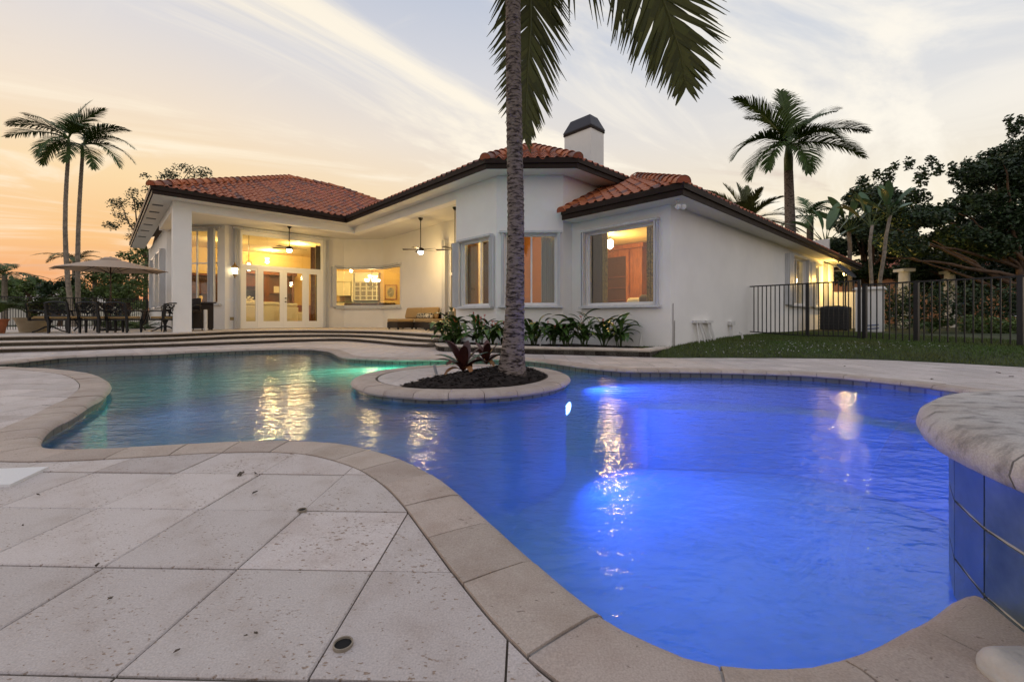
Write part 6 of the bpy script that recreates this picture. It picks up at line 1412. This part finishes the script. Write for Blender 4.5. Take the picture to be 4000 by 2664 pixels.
# hedges on the right
def hedge(label, p, q, h, dpt, n, size, m):
    p, q = Vector(p), Vector(q); t = thing('hedge', label, 'hedge', (p.x,p.y,.1)); L = (q-p).length; k = int(L/.5); cl = []
    for i in range(k): c = p.lerp(q, (i+.5)/k)-p; cl.append((Vector((c.x+random.uniform(-.1,.1), c.y+random.uniform(-.1,.1), h*random.uniform(.5,.62))), (.42,dpt*.5,h*.48)))
    quads('foliage', leaves(cl, n, size), m, t); mb = MB()
    for i in range(k): c = p.lerp(q, (i+.5)/k)-p; o = MB(); o.tube([(c.x,c.y,-.1),(c.x+random.uniform(-.1,.1),c.y,h*.6)], [.03,.012], 5); o.obj('stem', barkt_m, t)
hedge('tall dark hedge behind the right fence', (UD(3460,1240,17).x,17.6), (UD(4300,1240,15.4).x,15.2), 2.0, 1.2, 9000, .06, leafd_m)
hedge('low clipped bright hedge in front of the tall one', (UD(3700,1240,15).x,14.6), (UD(4200,1240,13.6).x,13.4), .75, .7, 5200, .04, leafg_m)
# ---- leaf blades for broad-leaved plants
def blade_mesh(name, L, Wd, m, droop=.5, fold=.18, segs=7, stalk=.0, notch=0):
    vs = []; fs = []; p = Vector((0,0,0)); e = R(70)
    if stalk: pass
    for i in range(segs+1):
        s = i/segs; w_ = Wd*math.sin(math.pi*min(1,(s*.93+.04)))**.75*(1.0 if s < .97 else .5)
        vs += [(p.x-w_/2, p.y, p.z+fold*w_), (p.x, p.y, p.z), (p.x+w_/2, p.y, p.z+fold*w_)]
        e -= droop/segs*2; p = p+Vector((0, math.cos(e), math.sin(e)))*(L/segs)
    for i in range(segs):
        a = i*3; fs += [(a,a+1,a+4,a+3),(a+1,a+2,a+5,a+4)]
    return MB().add(vs, fs).mesh(name, m, True)
hl = [blade_mesh('leaf', .34+.05*i, .075+.012*i, helic_m, .55+.15*i) for i in range(4)]
flower_m = mat('orange_red_bract', (.45,.06,.03), .5); stem_m = mat('green_stem', (.07,.10,.03), .5)
def heliconia(label, px, py, h, seed, nst=8):
    h *= 1.12
    random.seed(seed); p = U(px, py, PZ-.03); t = thing('flowering_plant', label, 'plant', (p.x,p.y,PZ-.045), random.uniform(0,6), 'leafy plants in the planter')
    for k in range(nst):
        a = random.uniform(0,6.28); r0 = random.uniform(.01,.10); r1 = r0+random.uniform(.04,.16); hh_ = h*random.uniform(.6,1.0)
        b0 = Vector((r0*math.cos(a), r0*math.sin(a), 0)); b1 = Vector((r1*math.cos(a), r1*math.sin(a), hh_))
        MB().tube([b0, b0.lerp(b1,.5)+Vector((0,0,.02)), b1], [.012,.010,.005], 6).obj('stem', stem_m, t, smooth=True)
        for j in range(4):
            f = .25+.7*j/3; o = link('leaf', random.choice(hl), t); o.location = b0.lerp(b1, f); o.rotation_euler = (random.uniform(-.35,.25), random.uniform(-.2,.2), a+random.uniform(-1.4,1.4)+j*2.2); s_ = random.uniform(.95,1.5); o.scale = (s_,s_,s_)
        if random.random() < .42:
            m_ = MB(); q = b1; top = q+Vector((random.uniform(-.03,.03),random.uniform(-.03,.03),random.uniform(.06,.16))); m_.tube([q,top], .004, 5)
            for c in range(4): dd = Vector((random.uniform(-.05,.05),random.uniform(-.05,.05),random.uniform(.02,.08))); m_.tube([top,top+dd*.6,top+dd], [.004,.009,.001], 5)
            m_.obj('flower', flower_m, t)
words = ['first leafy plant at the left end of the planter', 'leafy plant over the terrace step corner', 'leafy plant with red bracts below the angled bay window', 'leafy plant just left of the palm trunk', 'leafy plant right behind the palm trunk', 'leafy plant just right of the palm trunk', 'leafy plant below the middle bay window', 'leafy plant between middle and right windows', 'leafy plant at the left end of the right window', 'leafy plant below the right window middle', 'last leafy plant at the right of the planter']
for i, (px, py, h) in enumerate(((1752,1340,.50),(1795,1345,.48),(1868,1346,.55),(1925,1347,.42),(1985,1348,.42),(2085,1349,.48),(2160,1350,.50),(2215,1351,.46),(2285,1352,.55),(2355,1352,.48),(2420,1353,.58))): heliconia(words[i], px, py, h, 40+i)
random.seed(99)
for px, y0, px1, y1, lb in ((1867,1344,1873,1290,'thin white stake in the mulch left of the palm'),(2498,1352,2506,1300,'leaning white stake at the right end of the planter'),(2110,1352,2111,1328,'short white stake behind the palm trunk')):
    p = U(px,y0,PZ-.03); q = UD(px1,y1,p.y); q.z = max(q.z, PZ+.08); m_ = MB(); m_.tube([p,q], .014, 8); tag(m_.obj('garden_stake', pvc_m), lb, 'stake')
p = Vector((ISL_C[0]-.62, ISL_C[1]-.05, .02)); p = U(1705,1462,0.0); q = UD(1695,1424,p.y); m_ = MB(); m_.tube([p,q], .022, 8); tag(m_.obj('irrigation_riser', mat('grey_pipe', (.30,.30,.31), .5)), 'grey pipe stub leaning out of the island mulch', 'pipe')
# ---- bromeliads on the island
bl_m = [blade_mesh('leaf', .38, .105, brom_m, .32, .22), blade_mesh('leaf', .36, .095, brom_m, .55, .22), blade_mesh('leaf', .30, .075, mat('tan_bromeliad_leaf', (.24,.11,.035), .5, objrand=.3), 1.05, .2), blade_mesh('leaf', .36, .085, mat('green_bromeliad_leaf', (.06,.10,.055), .45, objrand=.3), .5, .2)]
def bromeliad(label, px, py, z, s, seed):
    random.seed(seed); p = U(px,py,z); t = thing('bromeliad', label, 'plant', p, 0, 'bromeliads on the island')
    for k in range(15):
        me = bl_m[0] if k < 5 else (bl_m[1] if k < 10 else (bl_m[3] if k < 12 else bl_m[2])); o = link('leaf', me, t); sc = s*random.uniform(.85,1.1)
        o.scale = (sc,sc,sc); o.rotation_euler = (random.uniform(-.1,.1)+(.10 if k < 5 else (-.25 if k < 10 else -.2)), random.uniform(-.15,.15), k*2.4)
bromeliad('dark red bromeliad at the left of the island mulch', 1810, 1452, .09, 1.25, 5); bromeliad('dark red bromeliad close to the palm trunk', 1900, 1424, .11, 1.05, 6)
random.seed(123)
# ---- paddle-leaved plants behind the right roof
sb = [blade_mesh('leaf', 1.45, .46, strel_m, .16, .22, 9), blade_mesh('leaf', 1.3, .42, strel_m, .34, .22, 9)]
def paddle(label, base, top, r, n, s, seed):
    random.seed(seed); base, top = Vector(base), Vector(top); t = thing('bird_of_paradise', label, 'plant', base, 0, 'paddle-leaved plants'); T_ = top-base
    pts, rr = limb((0,0,0), T_, .0, r, r*.7, 6, .04); MB().tube(pts, rr, 8).obj('trunk', barkl_m, t, smooth=True)
    az0 = random.uniform(-.3,.3)
    for k in range(n):
        f = (k-(n-1)/2)/((n-1)/2); side = f*R(54)+random.uniform(-.08,.08); d = Vector((math.sin(side)*math.cos(az0), math.sin(side)*math.sin(az0)+random.uniform(-.25,.25), math.cos(side))); st = T_+d*(.75*s); MB().tube([T_-Vector((0,0,.1)), T_+d*.35*s, st], [.035*s,.028*s,.015*s], 5).obj('stalk', stem_m, t)
        o = link('leaf', sb[k % 2], t); o.location = st; o.scale = (s,s,s); o.rotation_mode = 'QUATERNION'; o.rotation_quaternion = d.to_track_quat('Y','Z') @ Matrix.Rotation(R(-62),4,'X').to_quaternion() @ Matrix.Rotation(random.uniform(-.5,.5),4,'Y').to_quaternion()
for i, (px, py, d, s, lb) in enumerate(((3225,955,22,1.0,'paddle-leaved plant right above the eave end'),(3320,905,22,.95,'paddle-leaved plant with a fan of leaves beside the roof end'),(3402,880,16.6,.66,'straight slim paddle-leaved plant behind the garden wall'),(3475,845,16.4,.62,'leaning slim paddle-leaved plant behind the garden wall'))):
    bx_ = (3410 if i == 3 else px); paddle(lb, (UD(bx_,1240,d).x, d, 0), UD(px,py,d), .075 if i > 1 else .12, 8, s, 70+i)
random.seed(321)
# ---- potted palms and ground plants on the terrace
def potted(label, px, py, rp, hp, potm, n, L, potname='potted_palm'):
    p = UT(px,py); t = thing(potname, label, 'potted plant', p, 0, 'potted palms on the terrace')
    MB().lathe([(rp*.70,0),(rp*.78,hp*.4),(rp*.95,hp*.9),(rp*1.04,hp*.9),(rp*1.04,hp),(rp*.92,hp),(rp*.9,hp*.92)], n=26).obj('pot', potm, t, smooth=True, auto=40)
    MB().lathe([(rp*.9,hp*.9),(rp*.2,hp*.93)], n=20).obj('soil', soil_m, t)
    for k in range(n): build_frond(t, arc((random.uniform(-.08,.08),random.uniform(-.08,.08),hp*.9), k*2.4+random.uniform(-.3,.3), L*random.uniform(.75,1.1), random.uniform(55,85), random.uniform(-35,5)), 22, .36, .028, leaf_m, droop=.2, fold=.15, rad=.012, start=.3)
potted('feathery palm in a large beige pot left of the table', 130, 1297, .44, .46, mat('beige_pot', (.42,.34,.22), .7, var=.2, vscale=5), 18, 1.25)
potted('palm in a terracotta pot at the left edge', -22, 1302, .30, .42, mat('terracotta_pot', (.36,.12,.05), .7, var=.25, vscale=6), 11, 1.0)
for px, py, d, lb in ((540,1265,18.5,'low palm shrub beside the left house corner'),(430,1262,20,'low palm shrub behind the dining chairs'),(3640,1290,14.5,'strappy green plant at the foot of the garden wall')):
    p = UD(px,1240,d); t = thing('low_palm_shrub', lb, 'plant', (p.x,d,.1 if px < 1000 else .25), 0)
    for k in range(14): build_frond(t, arc((0,0,0), k*2.4, random.uniform(.9,1.5), random.uniform(40,80), random.uniform(-40,10)), 18, .42, .035, leaf_m, droop=.25, fold=.12, rad=.012, start=.25)
# ================================================================== NEIGHBOURING HOUSES
def cottage(label, x, y, w_, d_, h, rh, wallm, roofm, wins, rz=0):
    t = thing('neighbour_house', label, 'house', (x,y,-.05), rz); MB().box(-w_/2,w_/2,0,d_,0,h).obj('wall', wallm, t)
    e = .5; m_ = MB(); m_.add([(-w_/2-e,-e,h),(w_/2+e,-e,h),(w_/2+e,d_+e,h),(-w_/2-e,d_+e,h),(-w_/2+d_/2,d_/2,h+rh),(w_/2-d_/2,d_/2,h+rh)], [(0,1,5,4),(1,2,5),(2,3,4,5),(3,0,4),(3,2,1,0)]); m_.obj('roof', roofm, t)
    for (a, b, c, dd) in wins: o = MB().box(a,b,-.04,.02,c,dd).obj('window', mat('dark_window', (.03,.03,.035), .15), t); MB().box(a-.06,b+.06,-.07,-.041,c-.08,c).obj('sill', alum_m, o)
white_h = mat('neighbour_white_wall', (.62,.58,.50), .85); grey_roof = mat('pale_tile_roof', (.50,.44,.37), .8, var=.3, vscale=2, stretch=(8,1,1))
cottage('white neighbouring house with a pale roof beyond the left fence', UD(60,1240,48).x, 48, 13, 9, 2.6, 1.9, white_h, grey_roof, [(-3.5,-2.3,.9,2.1),(1.2,2.4,.3,2.2),(3.6,4.6,.9,2.0)])
cottage('orange neighbouring house hidden behind the right trees', UD(3760,1240,34).x, 34, 16, 9, 4.2, 2.2, mat('orange_stucco', (.45,.20,.09), .85), tile_m, [(-4.5,-3.3,1.0,2.4),(-1,.4,1.0,2.4),(2.6,3.8,1.0,2.4)], -.3)
for px, d, lb in ((3532,22,'white garden column behind the right fence'),(3710,23,'second white column deeper among the dark trees')):
    p = UD(px,1240,d); t = thing('garden_column', lb, 'column', (p.x,d,0)); MB().lathe([(.30,0),(.30,.25),(.25,.3),(.24,2.3),(.22,3.1)], n=20).obj('shaft', stucco, t, smooth=True, auto=40); MB().box(-.30,.30,-.30,.30,3.1,3.25).obj('capital', stucco, t)
